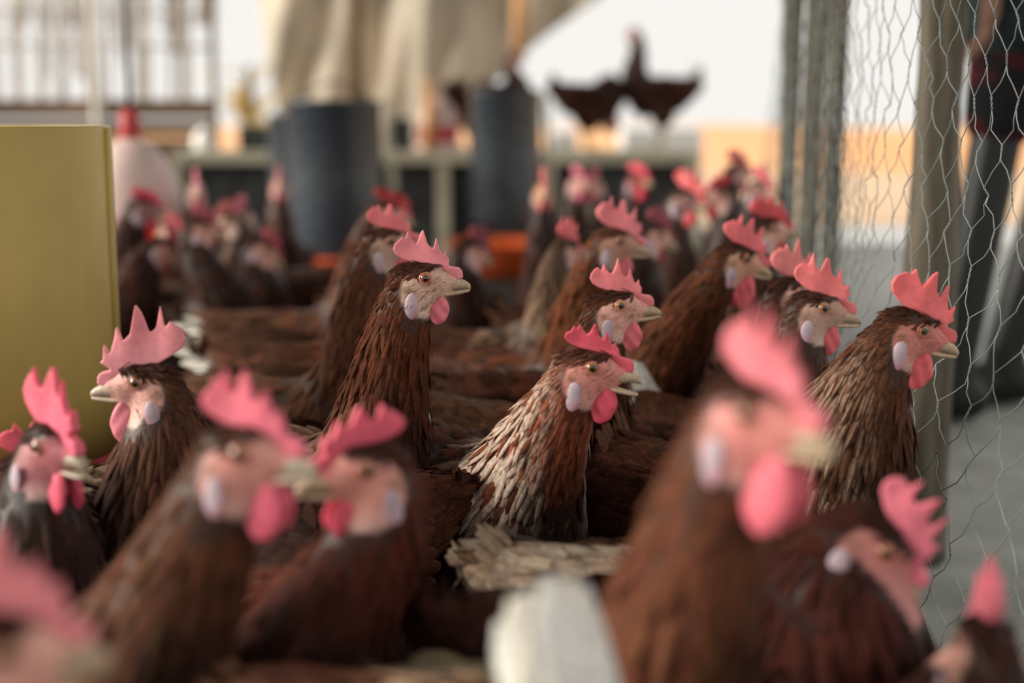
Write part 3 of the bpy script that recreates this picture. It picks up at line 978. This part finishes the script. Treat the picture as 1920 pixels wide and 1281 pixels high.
# ---- posts of the wire fence
def log(name, pts, rads, lab, seed, m=M_WOOD, n=26, rings=60, cat='post', group=None):
    rg = random.Random(seed)
    pts = [np.array(p, float) for p in pts]
    ph = [rg.uniform(0, 6.28) for _ in range(6)]
    mbm = MB()
    P_, R_ = [], []
    vs, fs = [], []
    for i in range(rings):
        u = i / (rings - 1) * (len(pts) - 1)
        a = min(int(u), len(pts) - 2)
        c_ = pts[a] * (1 - (u - a)) + pts[a + 1] * (u - a)
        r_ = rads[a] * (1 - (u - a)) + rads[a + 1] * (u - a)
        z = i / rings
        for q in range(n):
            th = 2 * PI * q / n
            rr = r_ * (1 + 0.05 * math.sin(3 * th + ph[0] + z * 3) + 0.04 * math.sin(5 * th + ph[1] - z * 5) + 0.03 * math.sin(z * 31 + ph[2] + th) + rg.uniform(-0.012, 0.012))
            vs.append(c_ + np.array([rr * math.cos(th), rr * math.sin(th), 0]))
    for i in range(rings - 1):
        for q in range(n):
            q2 = (q + 1) % n
            fs.append((i * n + q, i * n + q2, (i + 1) * n + q2, (i + 1) * n + q))
    fs.append(tuple(range(n - 1, -1, -1)))
    fs.append(tuple((rings - 1) * n + q for q in range(n)))
    o = make(name, np.array(vs), fs, m)
    return tag(o, lab, cat, group)


c = at(1753, 215, 1.78)
log('fence_post', [(c[0], c[1], 0), (c[0] + 0.001, c[1], 0.36), (c[0] + 0.003, c[1], 0.58), (c[0] + 0.006, c[1], 0.75), (c[0], c[1], 1.5)], [0.036, 0.033, 0.0275, 0.0285, 0.029],
    'round weathered grey post beside the wire at right, nearest the standing person', 3, group='weathered fence posts')
pd = 2.45
for cx, w, dd, lab, sd_ in ((1480, 34, 2.50, 'leftmost pole of the weathered post cluster behind the hens', 5), (1522, 40, 2.42, 'middle pole of the weathered post cluster behind the hens', 6),
                            (1564, 36, 2.48, 'rightmost pole of the weathered post cluster, lit along its edge', 7)):
    c = at(cx, 215, dd)
    log('fence_post', [(c[0], c[1], 0), (c[0], c[1], 0.4), (c[0] + 0.004, c[1], 0.8), (c[0], c[1], 1.5)], [w * dd / FPX / 2 * 1.02] * 4, lab, sd_, group='weathered fence posts')
# leaning stub with wire twisted round it
p, q = at(1798, 1440, 1.25), at(1645, 1010, 1.27)
p[2] = max(p[2], 0.0)
st = log('fence_stake', [p, p * 0.5 + q * 0.5, q], [0.019, 0.0175, 0.016], 'short weathered stake leaning at the foot of the wire netting', 9, M_WOOD, 18, 30, 'stake')

# ---- chicken wire
EX = random.Random(21)
cw, ch = 0.042, 0.038
y_near, y_far = 0.62, 2.9
ncol = int((y_far - y_near) / cw)
nrow = int(0.98 / ch)
jit = {}


def node(i, j, top):
    """twist ends: column i (half steps), row j"""
    key = (i, j, top)
    if key not in jit:
        yy = y_near + i * cw / 2 + EX.gauss(0, 0.0018)
        z_ = 0.012 + j * ch + (0.007 if top else -0.002) + EX.gauss(0, 0.002)
        sag = 0.008 * math.sin(yy * 3.1 + z_ * 6) + 0.006 * math.sin(yy * 9.7 - z_ * 9)
        x = fence_x(yy, z_) + sag + EX.gauss(0, 0.002)
        jit[key] = np.array([x, yy, z_])
    return jit[key]


wm = MB()
for j in range(nrow):
    for i in range(j % 2, 2 * ncol, 2):
        a, b = node(i, j, False), node(i, j, True)
        # twisted pair of wires
        d_ = unit(b - a)
        s1 = unit(np.cross(d_, [1, 0, 0.2]))
        s2 = np.cross(d_, s1)
        near = abs(a[1] - 1.27) < 0.45
        for ph in (0, PI):
            wm.tube([a + (b - a) * w + 0.0006 * (math.cos(ph + w * 9) * s1 + math.sin(ph + w * 9) * s2) for w in (np.linspace(0, 1, 7) if near else (0, 0.5, 1))], 0.0005, 5 if near else 4)
        if j + 1 < nrow:
            for di in (-1, 1):
                if 0 <= i + di < 2 * ncol:
                    c_ = node(i + di, j + 1, False)
                    mid = (b + c_) / 2 + np.array([EX.gauss(0, 0.0015), di * 0.0045 + EX.gauss(0, 0.001), -0.002])
                    mid2 = b * 0.2 + c_ * 0.8 + np.array([EX.gauss(0, 0.001), di * 0.003, -0.002])
                    wm.tube([b, mid, mid2, c_], 0.00052, 5 if near else 4, cap=False)
wf_ = empty('chicken_wire_fence', (fence_x(1.3), 1.3, 0), 'galvanised chicken wire netting hanging beside the hens at right', 'wire fence')
wm.build('netting', M_WIRE, wf_, np.array(wf_.location), color=False)
tw = MB()
for k_, (z_, r_) in enumerate(((0.03, 0.023), (0.035, 0.0235))):
    cc_ = p * (0.544 + k_ * 0.02) + q * (0.456 - k_ * 0.02)
    tw.tube([cc_ + np.array([r_ * math.cos(a_), r_ * math.sin(a_), 0.004 * math.sin(a_ + k_)]) for a_ in np.linspace(0, 2 * PI, 18)], 0.0011, 6, cap=False)
tw.build('tie_wire', M_CORD, wf_, np.array(wf_.location), color=False)

# ---- yellowed plant outside, between the fence and the tarpaulin
c = at(470, 300, 8.6)
t = empty('palm_plant', (c[0], c[1], -0.02), 'yellowed plant with long blades outside between slatted fence and tarpaulin', 'plant')
rp = random.Random(8)
for k_ in range(15):
    a_ = rp.uniform(0, 2 * PI)
    ln = rp.uniform(0.34, 0.60)
    base_z = rp.uniform(0.45, 0.85)
    up = rp.uniform(0.35, 0.95)
    pt = [np.array([ln * s_ * 0.62 * math.cos(a_), ln * s_ * 0.62 * math.sin(a_), base_z + ln * (up * s_ - 0.55 * s_ * s_)]) for s_ in np.linspace(0, 1, 8)]
    sd_ = np.array([-math.sin(a_), math.cos(a_), 0])
    vs, fs = [], []
    for s_, pp in zip(np.linspace(0, 1, 8), pt):
        w_ = 0.045 * math.sin(PI * min(1, 0.12 + s_ * 0.88)) + 0.003
        vs += [pp - sd_ * w_, pp + np.array([0, 0, -0.008]), pp + sd_ * w_]
    for i_ in range(7):
        for j_ in range(2):
            fs.append((i_ * 3 + j_, i_ * 3 + j_ + 1, i_ * 3 + j_ + 4, i_ * 3 + j_ + 3))
    make('blade', np.array(vs), fs, M_LEAF, t)
MB().tube([(0, 0, 0), (0.01, 0, 0.45), (0, 0, 0.88)], [0.05, 0.04, 0.02], 8).build('stem', M_POLE, t, color=False)

# ------------------------------------------------------------------ the person standing outside the netting
M_CLOTH = mat('dark_cloth', (0.030, 0.040, 0.042), rough=0.9, spec=0.1, noise=((12, 12, 12), 2, 0.6, 1.5, None))
M_PLAID = mat('dark_red_cloth', (0.12, 0.012, 0.014), rough=0.9, spec=0.1, noise=((10, 10, 16), 2, 0.0, 1.5, (0.012, 0.014, 0.016)))
M_BOOT = mat('black_rubber', (0.012, 0.013, 0.013), rough=0.45, spec=0.3)
M_PSKIN = mat('brown_skin', (0.24, 0.12, 0.075), rough=0.55, spec=0.3)
M_HAIR = mat('dark_hair', (0.02, 0.015, 0.012), rough=0.6)


def chain(mbx, pts, rads, step=0.012):
    for (a, b, r0, r1) in zip(pts[:-1], pts[1:], rads[:-1], rads[1:]):
        a, b = np.array(a, float), np.array(b, float)
        n = max(2, int(np.linalg.norm(b - a) / step))
        for s in np.linspace(0, 1, n):
            mbx.sphere(a * (1 - s) + b * s, (r0 * (1 - s) + r1 * s,) * 3)


def skin_obj(mbx, name, m, parent, org, vox=0.008, it=4):
    v, f, _ = mbx.arrays()
    V, _, Q = remesh(v, f, vox, it)
    return make(name, V - org, Q, m, parent)


pb = np.array([at(1900, 215, 2.75)[0], 2.78, 0.0])
person = empty('person', pb, 'person in black rubber boots and dark red patterned shorts standing outside the netting', 'person')
L = lambda x, y, z: pb + np.array([x, y, z])
kneeA, kneeB = np.array([at(1856, 225, 2.72)[0], 2.70, 0.56]), np.array([at(2010, 225, 2.8)[0], 2.84, 0.55])
ankA, ankB = np.array([at(1782, 650, 2.72)[0], 2.66, 0.11]), np.array([at(1905, 655, 2.8)[0], 2.82, 0.11])
hipA, hipB = L(0.0, -0.075, 0.92), L(0.02, 0.075, 0.92)
bd = MB()
chain(bd, [hipA, kneeA, ankA], [0.078, 0.046, 0.034])
chain(bd, [hipB, kneeB, ankB], [0.078, 0.046, 0.034])
chain(bd, [L(0.01, 0, 0.95), L(0.01, 0, 1.15), L(-0.01, 0, 1.38)], [0.115, 0.105, 0.12])
for s in (-1, 1):
    chain(bd, [L(-0.01, s * 0.10, 1.40), L(0, s * 0.18, 1.40)], [0.07, 0.055])
# arm on the near side hangs down, its hand shows beside the post; the far arm is bent at the belly
wrA = np.array([at(1812, -30, 2.66)[0], 2.58, 0.825])
chain(bd, [L(0, -0.18, 1.40), L(0.02, -0.22, 1.12), wrA], [0.052, 0.042, 0.027])
wrB = L(-0.24, 0.06, 1.12)
chain(bd, [L(0, 0.18, 1.40), L(0.04, 0.24, 1.13), wrB], [0.052, 0.042, 0.027])
chain(bd, [L(-0.02, 0, 1.40), L(-0.04, 0, 1.52)], [0.06, 0.052])
bd.sphere(L(-0.06, 0, 1.62), (0.095, 0.075, 0.115))
bd.sphere(L(-0.10, 0, 1.57), (0.055, 0.05, 0.06))
bd.sphere(L(-0.158, 0, 1.61), (0.018, 0.012, 0.02))
for s in (-1, 1):
    bd.sphere(L(-0.05, s * 0.075, 1.61), (0.018, 0.01, 0.03))


def hand(w, down, palm, side):
    """palm with five bent fingers; down = finger direction, side = thumb direction"""
    down, side = unit(down), unit(side)
    nrm = np.cross(down, side)
    for s in np.linspace(0, 1, 7):
        for q in (-1, -0.33, 0.33, 1):
            bd.sphere(w + down * (0.015 + 0.065 * s) + side * q * 0.026, (0.0135,) * 3)
    for k, ln in enumerate((0.066, 0.076, 0.072, 0.056)):
        a = w + down * 0.085 + side * (0.031 - 0.0205 * k)
        b = a + down * ln * 0.5 + nrm * 0.006
        c_ = b + down * ln * 0.42 + nrm * 0.022
        chain(bd, [a, b, c_], [0.0095, 0.0085, 0.007], 0.004)
    a = w + down * 0.03 + side * 0.03
    chain(bd, [a, a + side * 0.022 + down * 0.028, a + side * 0.026 + down * 0.058 + nrm * 0.01], [0.012, 0.010, 0.008], 0.004)


hand(wrA, np.array([-0.05, 0, -1.0]), None, np.array([-0.15, -1.0, 0.05]))
hand(wrB, np.array([-0.8, -0.6, 0.05]), None, np.array([0, 0, 1.0]))
skin_obj(bd, 'body', M_PSKIN, person, pb, 0.0052, 3)
sh = MB()
chain(sh, [hipA, hipA * 0.04 + kneeA * 0.96], [0.105, 0.070])
chain(sh, [hipB, hipB * 0.04 + kneeB * 0.96], [0.105, 0.070])
chain(sh, [L(0.01, 0, 0.90), L(0.01, 0, 1.02)], [0.125, 0.125])
skin_obj(sh, 'shorts', M_PLAID, person, pb)
st_ = MB()
chain(st_, [hipA * 0.55 + kneeA * 0.45, L(0.01, -0.03, 0.95)], [0.115, 0.13])
chain(st_, [hipB * 0.55 + kneeB * 0.45, L(0.01, 0.03, 0.95)], [0.115, 0.13])
chain(st_, [L(0.01, 0, 0.98), L(0.01, 0, 1.15), L(-0.01, 0, 1.38)], [0.14, 0.125, 0.135])
for s, wr in ((-1, L(0.02, -0.22, 1.14)), (1, L(0.04, 0.24, 1.15))):
    chain(st_, [L(-0.01, s * 0.10, 1.40), L(0, s * 0.18, 1.40), wr], [0.085, 0.07, 0.056])
skin_obj(st_, 'shirt', M_CLOTH, person, pb)
for kn, an in ((kneeA, ankA), (kneeB, ankB)):
    bt = MB()
    top = kn * 0.97 + an * 0.03
    chain(bt, [top, kn * 0.45 + an * 0.55, an, an + np.array([0, 0, -0.06])], [0.050, 0.046, 0.042, 0.045])
    chain(bt, [an + np.array([0.03, 0, -0.068]), an + np.array([-0.09, 0, -0.072]), an + np.array([-0.17, 0, -0.078])], [0.042, 0.042, 0.032])
    v, f, _ = bt.arrays()
    V, _, Q = remesh(v, f, 0.007, 3)
    V[:, 2] = np.maximum(V[:, 2], 0.0)
    make('boot', V - pb, Q, M_BOOT, person)
hr = MB()
hr.sphere(L(-0.045, 0, 1.66), (0.096, 0.082, 0.092))
hr.sphere(L(-0.005, 0, 1.61), (0.07, 0.075, 0.085))
skin_obj(hr, 'hair', M_HAIR, person, pb)

# body heading, set-back and side step of each hen so that no two stand in one another
LAY.update({0: (-41, 0.149, -0.019), 1: (-58, 0.186, -0.004), 2: (-42, 0.150, 0.010), 3: (-36, 0.165, 0.000), 4: (-52, 0.118, 0.000), 5: (199, 0.103, 0.012), 6: (-15, 0.113, 0.000), 7: (-105, 0.100, -0.023), 8: (-30, 0.110, 0.000), 9: (-20, 0.170, -0.010), 10: (284, 0.115, -0.029), 11: (-15, 0.155, 0.036), 12: (-7, 0.118, 0.000), 13: (78, 0.073, -0.004), 14: (-9, 0.200, 0.037), 15: (-83, 0.114, 0.005), 16: (-73, 0.120, 0.004), 17: (-40, 0.176, 0.018), 18: (-7, 0.116, 0.005), 19: (-19, 0.148, 0.000), 20: (-5, 0.160, 0.000), 21: (-4, 0.123, -0.001), 24: (-29, 0.150, -0.002), 25: (-70, 0.114, -0.006), 26: (-74, 0.115, 0.004), 27: (220, 0.129, -0.004), 28: (-85, 0.115, 0.000), 29: (-43, 0.063, 0.010), 30: (-38, 0.118, -0.001), 31: (11, 0.161, -0.011), 32: (-23, 0.108, 0.002), 33: (-100, 0.115, 0.000), 34: (-10, 0.115, 0.000), 35: (-80, 0.115, 0.000), 36: (-101, 0.117, 0.001), 37: (-70, 0.115, 0.000), 38: (-50, 0.115, 0.000), 39: (-78, 0.141, 0.004), 40: (-47, 0.117, -0.008), 41: (-100, 0.109, 0.009), 42: (-30, 0.124, -0.002)})

# ------------------------------------------------------------------ the flock
RUF = (0.27, 0.09, 0.04)
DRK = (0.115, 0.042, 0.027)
CREAM = (0.72, 0.60, 0.46)
# sharp ones
hen(797, 522, 1.27, 2, 3, 0, 'sharp hen with head raised highest in the middle, pale wrinkled face', by=-35, back=0.165, lod=3, neck=(0.25, 0.074, 0.032), body=(0.20, 0.088, 0.05), comb_pts=COMB, comb_col=(0.86, 0.27, 0.29),
    face=(0.68, 0.46, 0.36), iris=(0.42, 0.10, 0.03), streak=(0.55, 0.40, 0.28), streak_amt=0.4, streak_rng=(0.35, 0.80), breast_col_shade=(0.07, 0.03, 0.022), wattle=0.85, bristle=260, streak_w=0.4)
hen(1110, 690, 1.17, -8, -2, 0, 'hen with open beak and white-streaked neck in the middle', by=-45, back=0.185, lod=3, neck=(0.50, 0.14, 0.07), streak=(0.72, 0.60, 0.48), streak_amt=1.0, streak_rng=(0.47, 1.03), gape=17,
    flop=-0.35, comb=(0.9, 0.85), comb_col=(0.80, 0.10, 0.14), face=(0.74, 0.30, 0.26), breast_col_shade=(0.06, 0.028, 0.022), wattle=1.0, wing_col=(0.2, 0.12, 0.08), tail_col=WHITE, tail=0.75, tail_up=60, tail_spread=0.4, side=-0.03)
hen(1163, 573, 1.37, 0, 3, 0, 'sharp hen behind the open-beaked one, pink face and horn beak', by=-25, back=0.155, lod=3, neck=(0.25, 0.088, 0.042), comb_col=(0.88, 0.23, 0.24), iris=(0.5, 0.25, 0.05), body=(0.27, 0.13, 0.075), wattle=0.95, tail_col=WHITE, tail=0.55, tail_up=15, tail_spread=0.5)
hen(1730, 620, 1.18, 2, -16, 0, 'hen at the wire netting with large red comb and streaked nape', by=5, back=0.165, lod=3, neck=(0.24, 0.088, 0.044), streak=(0.62, 0.47, 0.33), streak_amt=0.6, streak_rng=(0.35, 0.99), comb=(1.22, 1.3), comb_col=(0.88, 0.17, 0.17),
    face=(0.62, 0.22, 0.19), wattle=1.1, breast_col_shade=(0.10, 0.042, 0.027), neck_fat=1.3, tail_col=(0.13, 0.06, 0.035), tail=0.6, tail_up=70, tail_spread=0.15, streak_w=0.25)
hen(1545, 578, 1.38, -4, -6, 0, 'hen with pale lilac earlobe partly hidden behind the hen at the wire', by=-52, back=0.12, lod=2, neck=(0.21, 0.09, 0.055), comb=(1.15, 1.25), comb_col=(0.86, 0.20, 0.19), face=(0.55, 0.36, 0.28), streak=(0.6, 0.42, 0.3), streak_amt=0.3, tail_col=WHITE, tail=0.8, tail_up=62, tail_spread=0.3)
# left
hen(255, 718, 1.15, 182, 0, 0, 'hen facing left before the yellow feeder, tall pale pink comb', by=212, back=0.14, lod=3, neck=(0.21, 0.085, 0.045), comb=(1.4, 1.55), comb_col=(0.88, 0.33, 0.36), face=(0.60, 0.33, 0.28), wattle=1.25, beak=(0.68, 0.55, 0.42), tail=0.3, tail_up=8)
hen(70, 838, 1.0, -42, 0, 0, 'hen at the left edge with purplish face and pointed red comb', by=-20, back=0.11, lod=2, neck=(0.075, 0.035, 0.026), comb=(1.4, 1.5), comb_col=(0.80, 0.12, 0.18), face=(0.40, 0.13, 0.15), wattle=1.1, gape=8, beak=(0.42, 0.34, 0.25))
hen(64, 890, 1.10, 4, 4, 0, 'hen with buff-streaked neck and open pale beak behind the hen at left edge', by=-70, back=0.09, lod=3, neck=(0.20, 0.10, 0.055), streak=(0.55, 0.43, 0.3), streak_amt=0.55, comb_col=(0.8, 0.1, 0.14), gape=10)
hen(5, 1228, 0.55, 15, 0, 0, 'nearest hen at the lower left corner, large blurred pink comb', by=-30, back=0.11, lod=1, comb=(1.1, 1.15), comb_col=(0.86, 0.26, 0.28), neck=DRK)
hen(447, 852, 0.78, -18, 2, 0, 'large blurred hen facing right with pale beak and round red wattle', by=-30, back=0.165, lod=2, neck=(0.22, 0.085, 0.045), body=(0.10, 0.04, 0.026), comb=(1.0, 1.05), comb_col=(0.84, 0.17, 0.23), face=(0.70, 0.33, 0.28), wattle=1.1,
    beak=(0.72, 0.62, 0.48), breast_col_shade=(0.035, 0.02, 0.016), streak=(0.62, 0.43, 0.26), streak_amt=0.5, streak_rng=(0.15, 0.66), wing_col=(0.50, 0.43, 0.33))
hen(688, 882, 0.85, 207, 0, 0, 'blurred hen facing left in the centre foreground, rounded red comb', by=268, back=0.12, lod=2, neck=(0.21, 0.055, 0.032), body=(0.13, 0.055, 0.04), comb=(1.1, 0.82), comb_col=(0.82, 0.11, 0.17), face=(0.78, 0.36, 0.30), wattle=1.0)
# right
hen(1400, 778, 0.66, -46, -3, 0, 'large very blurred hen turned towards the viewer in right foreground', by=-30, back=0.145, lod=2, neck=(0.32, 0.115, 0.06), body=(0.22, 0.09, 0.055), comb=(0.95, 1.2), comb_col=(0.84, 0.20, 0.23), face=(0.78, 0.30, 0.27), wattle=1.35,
    breast_col_shade=(0.05, 0.025, 0.02), streak=(0.7, 0.5, 0.32), streak_amt=0.6, streak_rng=(0.15, 0.68), wing_col=(0.52, 0.42, 0.28), beak=(0.66, 0.50, 0.34))
hen(1660, 1035, 0.85, -14, -44, 0, 'dark hen bending its head down by the stake, comb tipped forward', by=-15, back=0.15, bz=0.20, lod=2, neck=(0.135, 0.036, 0.025), body=(0.11, 0.036, 0.026), comb=(1.05, 1.08), comb_col=(0.80, 0.19, 0.25), face=(0.55, 0.22, 0.2), wattle=0.8, neck_fat=1.12, tail=0.3, tail_up=5)
hen(1800, 1200, 0.76, 86, 0, 0, 'hen seen from behind at the lower right corner, upright pink comb', by=60, back=0.08, lod=1, neck=DRK, body=DRK, comb=(1.0, 1.1), comb_col=(0.84, 0.19, 0.24))
# middle distance
hen(1400, 485, 1.60, 12, -16, 0, 'rufous hen in the middle distance with dark red wattle, head bent right', by=-15, back=0.165, lod=2, neck=RUF, comb=(1.15, 1.1), comb_col=(0.84, 0.17, 0.18), face=(0.62, 0.36, 0.24), wattle=1.3, breast_col_shade=(0.08, 0.035, 0.03))
hen(1503, 545, 1.52, 20, -4, 0, 'hen whose comb rises behind the hen with the lilac earlobe', by=-80, back=0.11, lod=1, neck=(0.14, 0.05, 0.03), comb=(1.2, 1.35), comb_col=(0.86, 0.25, 0.23))
hen(1452, 428, 1.92, 10, 0, 0, 'hen by the post cluster with ragged red comb behind the rufous hen', by=-60, back=0.12, lod=1, neck=(0.16, 0.07, 0.045), comb_col=(0.74, 0.08, 0.08), comb=(1.15, 1.1))
hen(1162, 452, 1.70, 0, -8, 0, 'rufous hen with lilac-tipped comb behind the sharp pink-faced hen', by=-20, back=0.155, lod=1, neck=(0.34, 0.11, 0.045), comb=(1.2, 1.25), comb_col=(0.84, 0.23, 0.25), face=(0.55, 0.32, 0.24))
hen(1078, 468, 2.0, 50, -10, 0, 'buff-necked hen turned away left of the lilac-combed rufous hen', by=0, back=0.12, lod=1, neck=(0.34, 0.20, 0.12), comb_col=(0.8, 0.14, 0.15), streak=(0.5, 0.36, 0.24), streak_amt=0.4)
hen(733, 452, 1.58, 4, 0, 0, 'hen with slim arched neck just behind the highest head', by=-18, back=0.15, lod=2, neck=(0.29, 0.11, 0.055), body=(0.29, 0.14, 0.08), comb_col=(0.84, 0.2, 0.2), face=(0.5, 0.33, 0.26), tail_col=WHITE, tail=0.6, tail_up=10)
hen(735, 398, 2.2, 12, -14, 0, 'hen with drooping bright red comb in front of the large dark feeder', by=-5, back=0.16, lod=1, neck=(0.21, 0.075, 0.038), body=(0.20, 0.085, 0.048), comb=(1.3, 1.2), flop=-0.9, comb_col=(0.85, 0.13, 0.13), tail_col=WHITE, tail=0.85, tail_up=12, tail_spread=0.5)
hen(752, 590, 1.93, 8, -38, 0, 'hen with white tail and lowered head beyond the slim-necked one', by=-5, back=0.12, bz=0.185, lod=1, body=(0.19, 0.075, 0.042), tail_col=WHITE, tail=0.9, tail_up=12, tail_spread=0.5)
# hidden heads, only tails and backs show
hen(1500, 1700, 0.46, -60, -30, 0, 'hen out of view but for its blurred white tail at the bottom edge', body_at=(0.086, 0.49), by=-62, bz=0.235, lod=1, tail_col=(0.88, 0.84, 0.74), tail=0.95, tail_up=68, tail_spread=0.36, tail_n=44)
hen(1560, 1400, 0.93, -15, -50, 0, 'hen with fluffy cream and brown rump below the open-beaked hen', body_at=(0.125, 0.975), by=-18, bz=0.185, lod=2, body=(0.22, 0.12, 0.075), wing_col=(0.15, 0.085, 0.05), streak=(0.75, 0.66, 0.52), streak_amt=0.28, streak_rng=(-0.2, 0.4), tail_col=(0.34, 0.235, 0.155), tail=0.62, tail_up=45, tail_spread=1.0, tail_n=26)
# left rear
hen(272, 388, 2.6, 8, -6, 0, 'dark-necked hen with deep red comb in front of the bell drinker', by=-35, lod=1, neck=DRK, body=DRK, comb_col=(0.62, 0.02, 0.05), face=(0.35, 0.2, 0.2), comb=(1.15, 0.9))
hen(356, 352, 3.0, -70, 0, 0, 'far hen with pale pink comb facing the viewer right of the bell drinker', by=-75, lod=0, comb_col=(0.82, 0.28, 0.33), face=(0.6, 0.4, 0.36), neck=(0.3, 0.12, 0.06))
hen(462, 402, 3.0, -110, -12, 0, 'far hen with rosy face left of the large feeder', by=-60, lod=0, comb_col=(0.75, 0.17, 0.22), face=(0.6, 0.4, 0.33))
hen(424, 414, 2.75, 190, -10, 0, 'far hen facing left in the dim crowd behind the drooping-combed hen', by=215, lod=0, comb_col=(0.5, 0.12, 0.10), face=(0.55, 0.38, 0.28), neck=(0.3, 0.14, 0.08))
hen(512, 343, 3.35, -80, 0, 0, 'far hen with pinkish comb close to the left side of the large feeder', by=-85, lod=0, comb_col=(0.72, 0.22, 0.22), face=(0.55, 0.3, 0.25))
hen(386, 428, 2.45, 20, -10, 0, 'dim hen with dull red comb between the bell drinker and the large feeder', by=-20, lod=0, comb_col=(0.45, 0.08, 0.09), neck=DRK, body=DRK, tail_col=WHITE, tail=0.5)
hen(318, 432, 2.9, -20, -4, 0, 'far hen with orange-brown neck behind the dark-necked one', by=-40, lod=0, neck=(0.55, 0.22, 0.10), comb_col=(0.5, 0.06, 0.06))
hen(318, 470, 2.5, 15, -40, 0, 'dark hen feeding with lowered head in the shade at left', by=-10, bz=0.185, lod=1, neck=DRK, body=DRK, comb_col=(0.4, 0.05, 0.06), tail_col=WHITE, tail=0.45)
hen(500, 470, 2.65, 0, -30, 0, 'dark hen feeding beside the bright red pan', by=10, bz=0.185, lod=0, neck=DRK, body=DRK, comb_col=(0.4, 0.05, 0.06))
# right rear
hen(1006, 352, 2.7, -85, -4, 0, 'far hen with salmon comb facing the viewer right of the orange pan', by=-100, lod=0, comb_col=(0.80, 0.2, 0.17), face=(0.6, 0.34, 0.2), neck=DRK)
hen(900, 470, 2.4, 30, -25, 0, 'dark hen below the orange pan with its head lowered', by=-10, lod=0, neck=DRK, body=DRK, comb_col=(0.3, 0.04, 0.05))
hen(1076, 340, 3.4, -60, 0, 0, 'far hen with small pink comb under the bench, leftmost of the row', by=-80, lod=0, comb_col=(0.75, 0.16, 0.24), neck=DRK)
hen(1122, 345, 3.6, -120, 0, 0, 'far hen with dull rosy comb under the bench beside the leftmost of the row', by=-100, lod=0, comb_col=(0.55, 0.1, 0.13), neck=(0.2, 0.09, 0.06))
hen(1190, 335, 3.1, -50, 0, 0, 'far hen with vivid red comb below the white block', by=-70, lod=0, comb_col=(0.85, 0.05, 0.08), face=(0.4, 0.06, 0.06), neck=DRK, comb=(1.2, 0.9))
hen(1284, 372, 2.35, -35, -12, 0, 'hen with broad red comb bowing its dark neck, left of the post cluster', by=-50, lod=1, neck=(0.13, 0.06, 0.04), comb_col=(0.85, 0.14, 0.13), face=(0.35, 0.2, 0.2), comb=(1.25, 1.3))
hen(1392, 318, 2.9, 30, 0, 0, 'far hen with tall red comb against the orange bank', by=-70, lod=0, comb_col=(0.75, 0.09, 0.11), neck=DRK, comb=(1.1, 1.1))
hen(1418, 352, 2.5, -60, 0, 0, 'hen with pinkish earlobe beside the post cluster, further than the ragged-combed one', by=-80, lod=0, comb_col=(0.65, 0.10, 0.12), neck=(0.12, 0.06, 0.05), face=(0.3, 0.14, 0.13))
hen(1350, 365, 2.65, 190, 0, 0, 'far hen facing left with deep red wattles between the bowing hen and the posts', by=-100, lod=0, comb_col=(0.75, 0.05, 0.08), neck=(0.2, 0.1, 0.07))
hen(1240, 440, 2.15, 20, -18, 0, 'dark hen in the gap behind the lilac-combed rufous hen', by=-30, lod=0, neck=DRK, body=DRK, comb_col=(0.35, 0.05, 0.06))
# perched on the bench
hen(1150, 232, 5.75, 0, -30, 0, 'perched hen on the bench with its tail raised to the left', body_at=(at(1106, 284, 5.75)[0], at(0, 284, 5.75)[1]), by=12, ground=zt, lod=0, neck=DRK, body=DRK, tail=1.0, tail_up=62, tail_spread=0.35, tail_col=DRK, comb_col=(0.4, 0.1, 0.08))
hen(1185, 62, 5.72, 150, 0, 0, 'perched hen on the bench stretching its neck high, tail up at right', body_at=(at(1234, 284, 5.8)[0], at(0, 284, 5.8)[1]), by=178, ground=zt, bz=0.21, fat=1.1, lod=0, neck=DRK, body=DRK, tail=1.25, tail_up=62, tail_spread=0.35, tail_col=DRK, comb_col=(0.25, 0.05, 0.04), comb=(0.7, 0.6))
hen(966, 112, 5.7, 30, 0, 0, 'perched hen showing its dark back above the second dark feeder', body_at=(at(948, 284, 5.84)[0], at(0, 284, 5.84)[1]), by=55, ground=zt, lod=0, neck=(0.16, 0.05, 0.03), body=DRK, tail_col=DRK, tail=0.7, comb_col=(0.4, 0.04, 0.04))
hen(862, 215, 5.75, -140, -25, 0, 'perched hen with pale earlobe beside the white drinker', body_at=(at(862, 284, 5.86)[0], at(0, 284, 5.86)[1]), by=262, ground=zt, bz=0.17, lod=0, neck=(0.4, 0.16, 0.08), body=(0.3, 0.12, 0.07), tail=0.5, comb_col=(0.5, 0.1, 0.08))
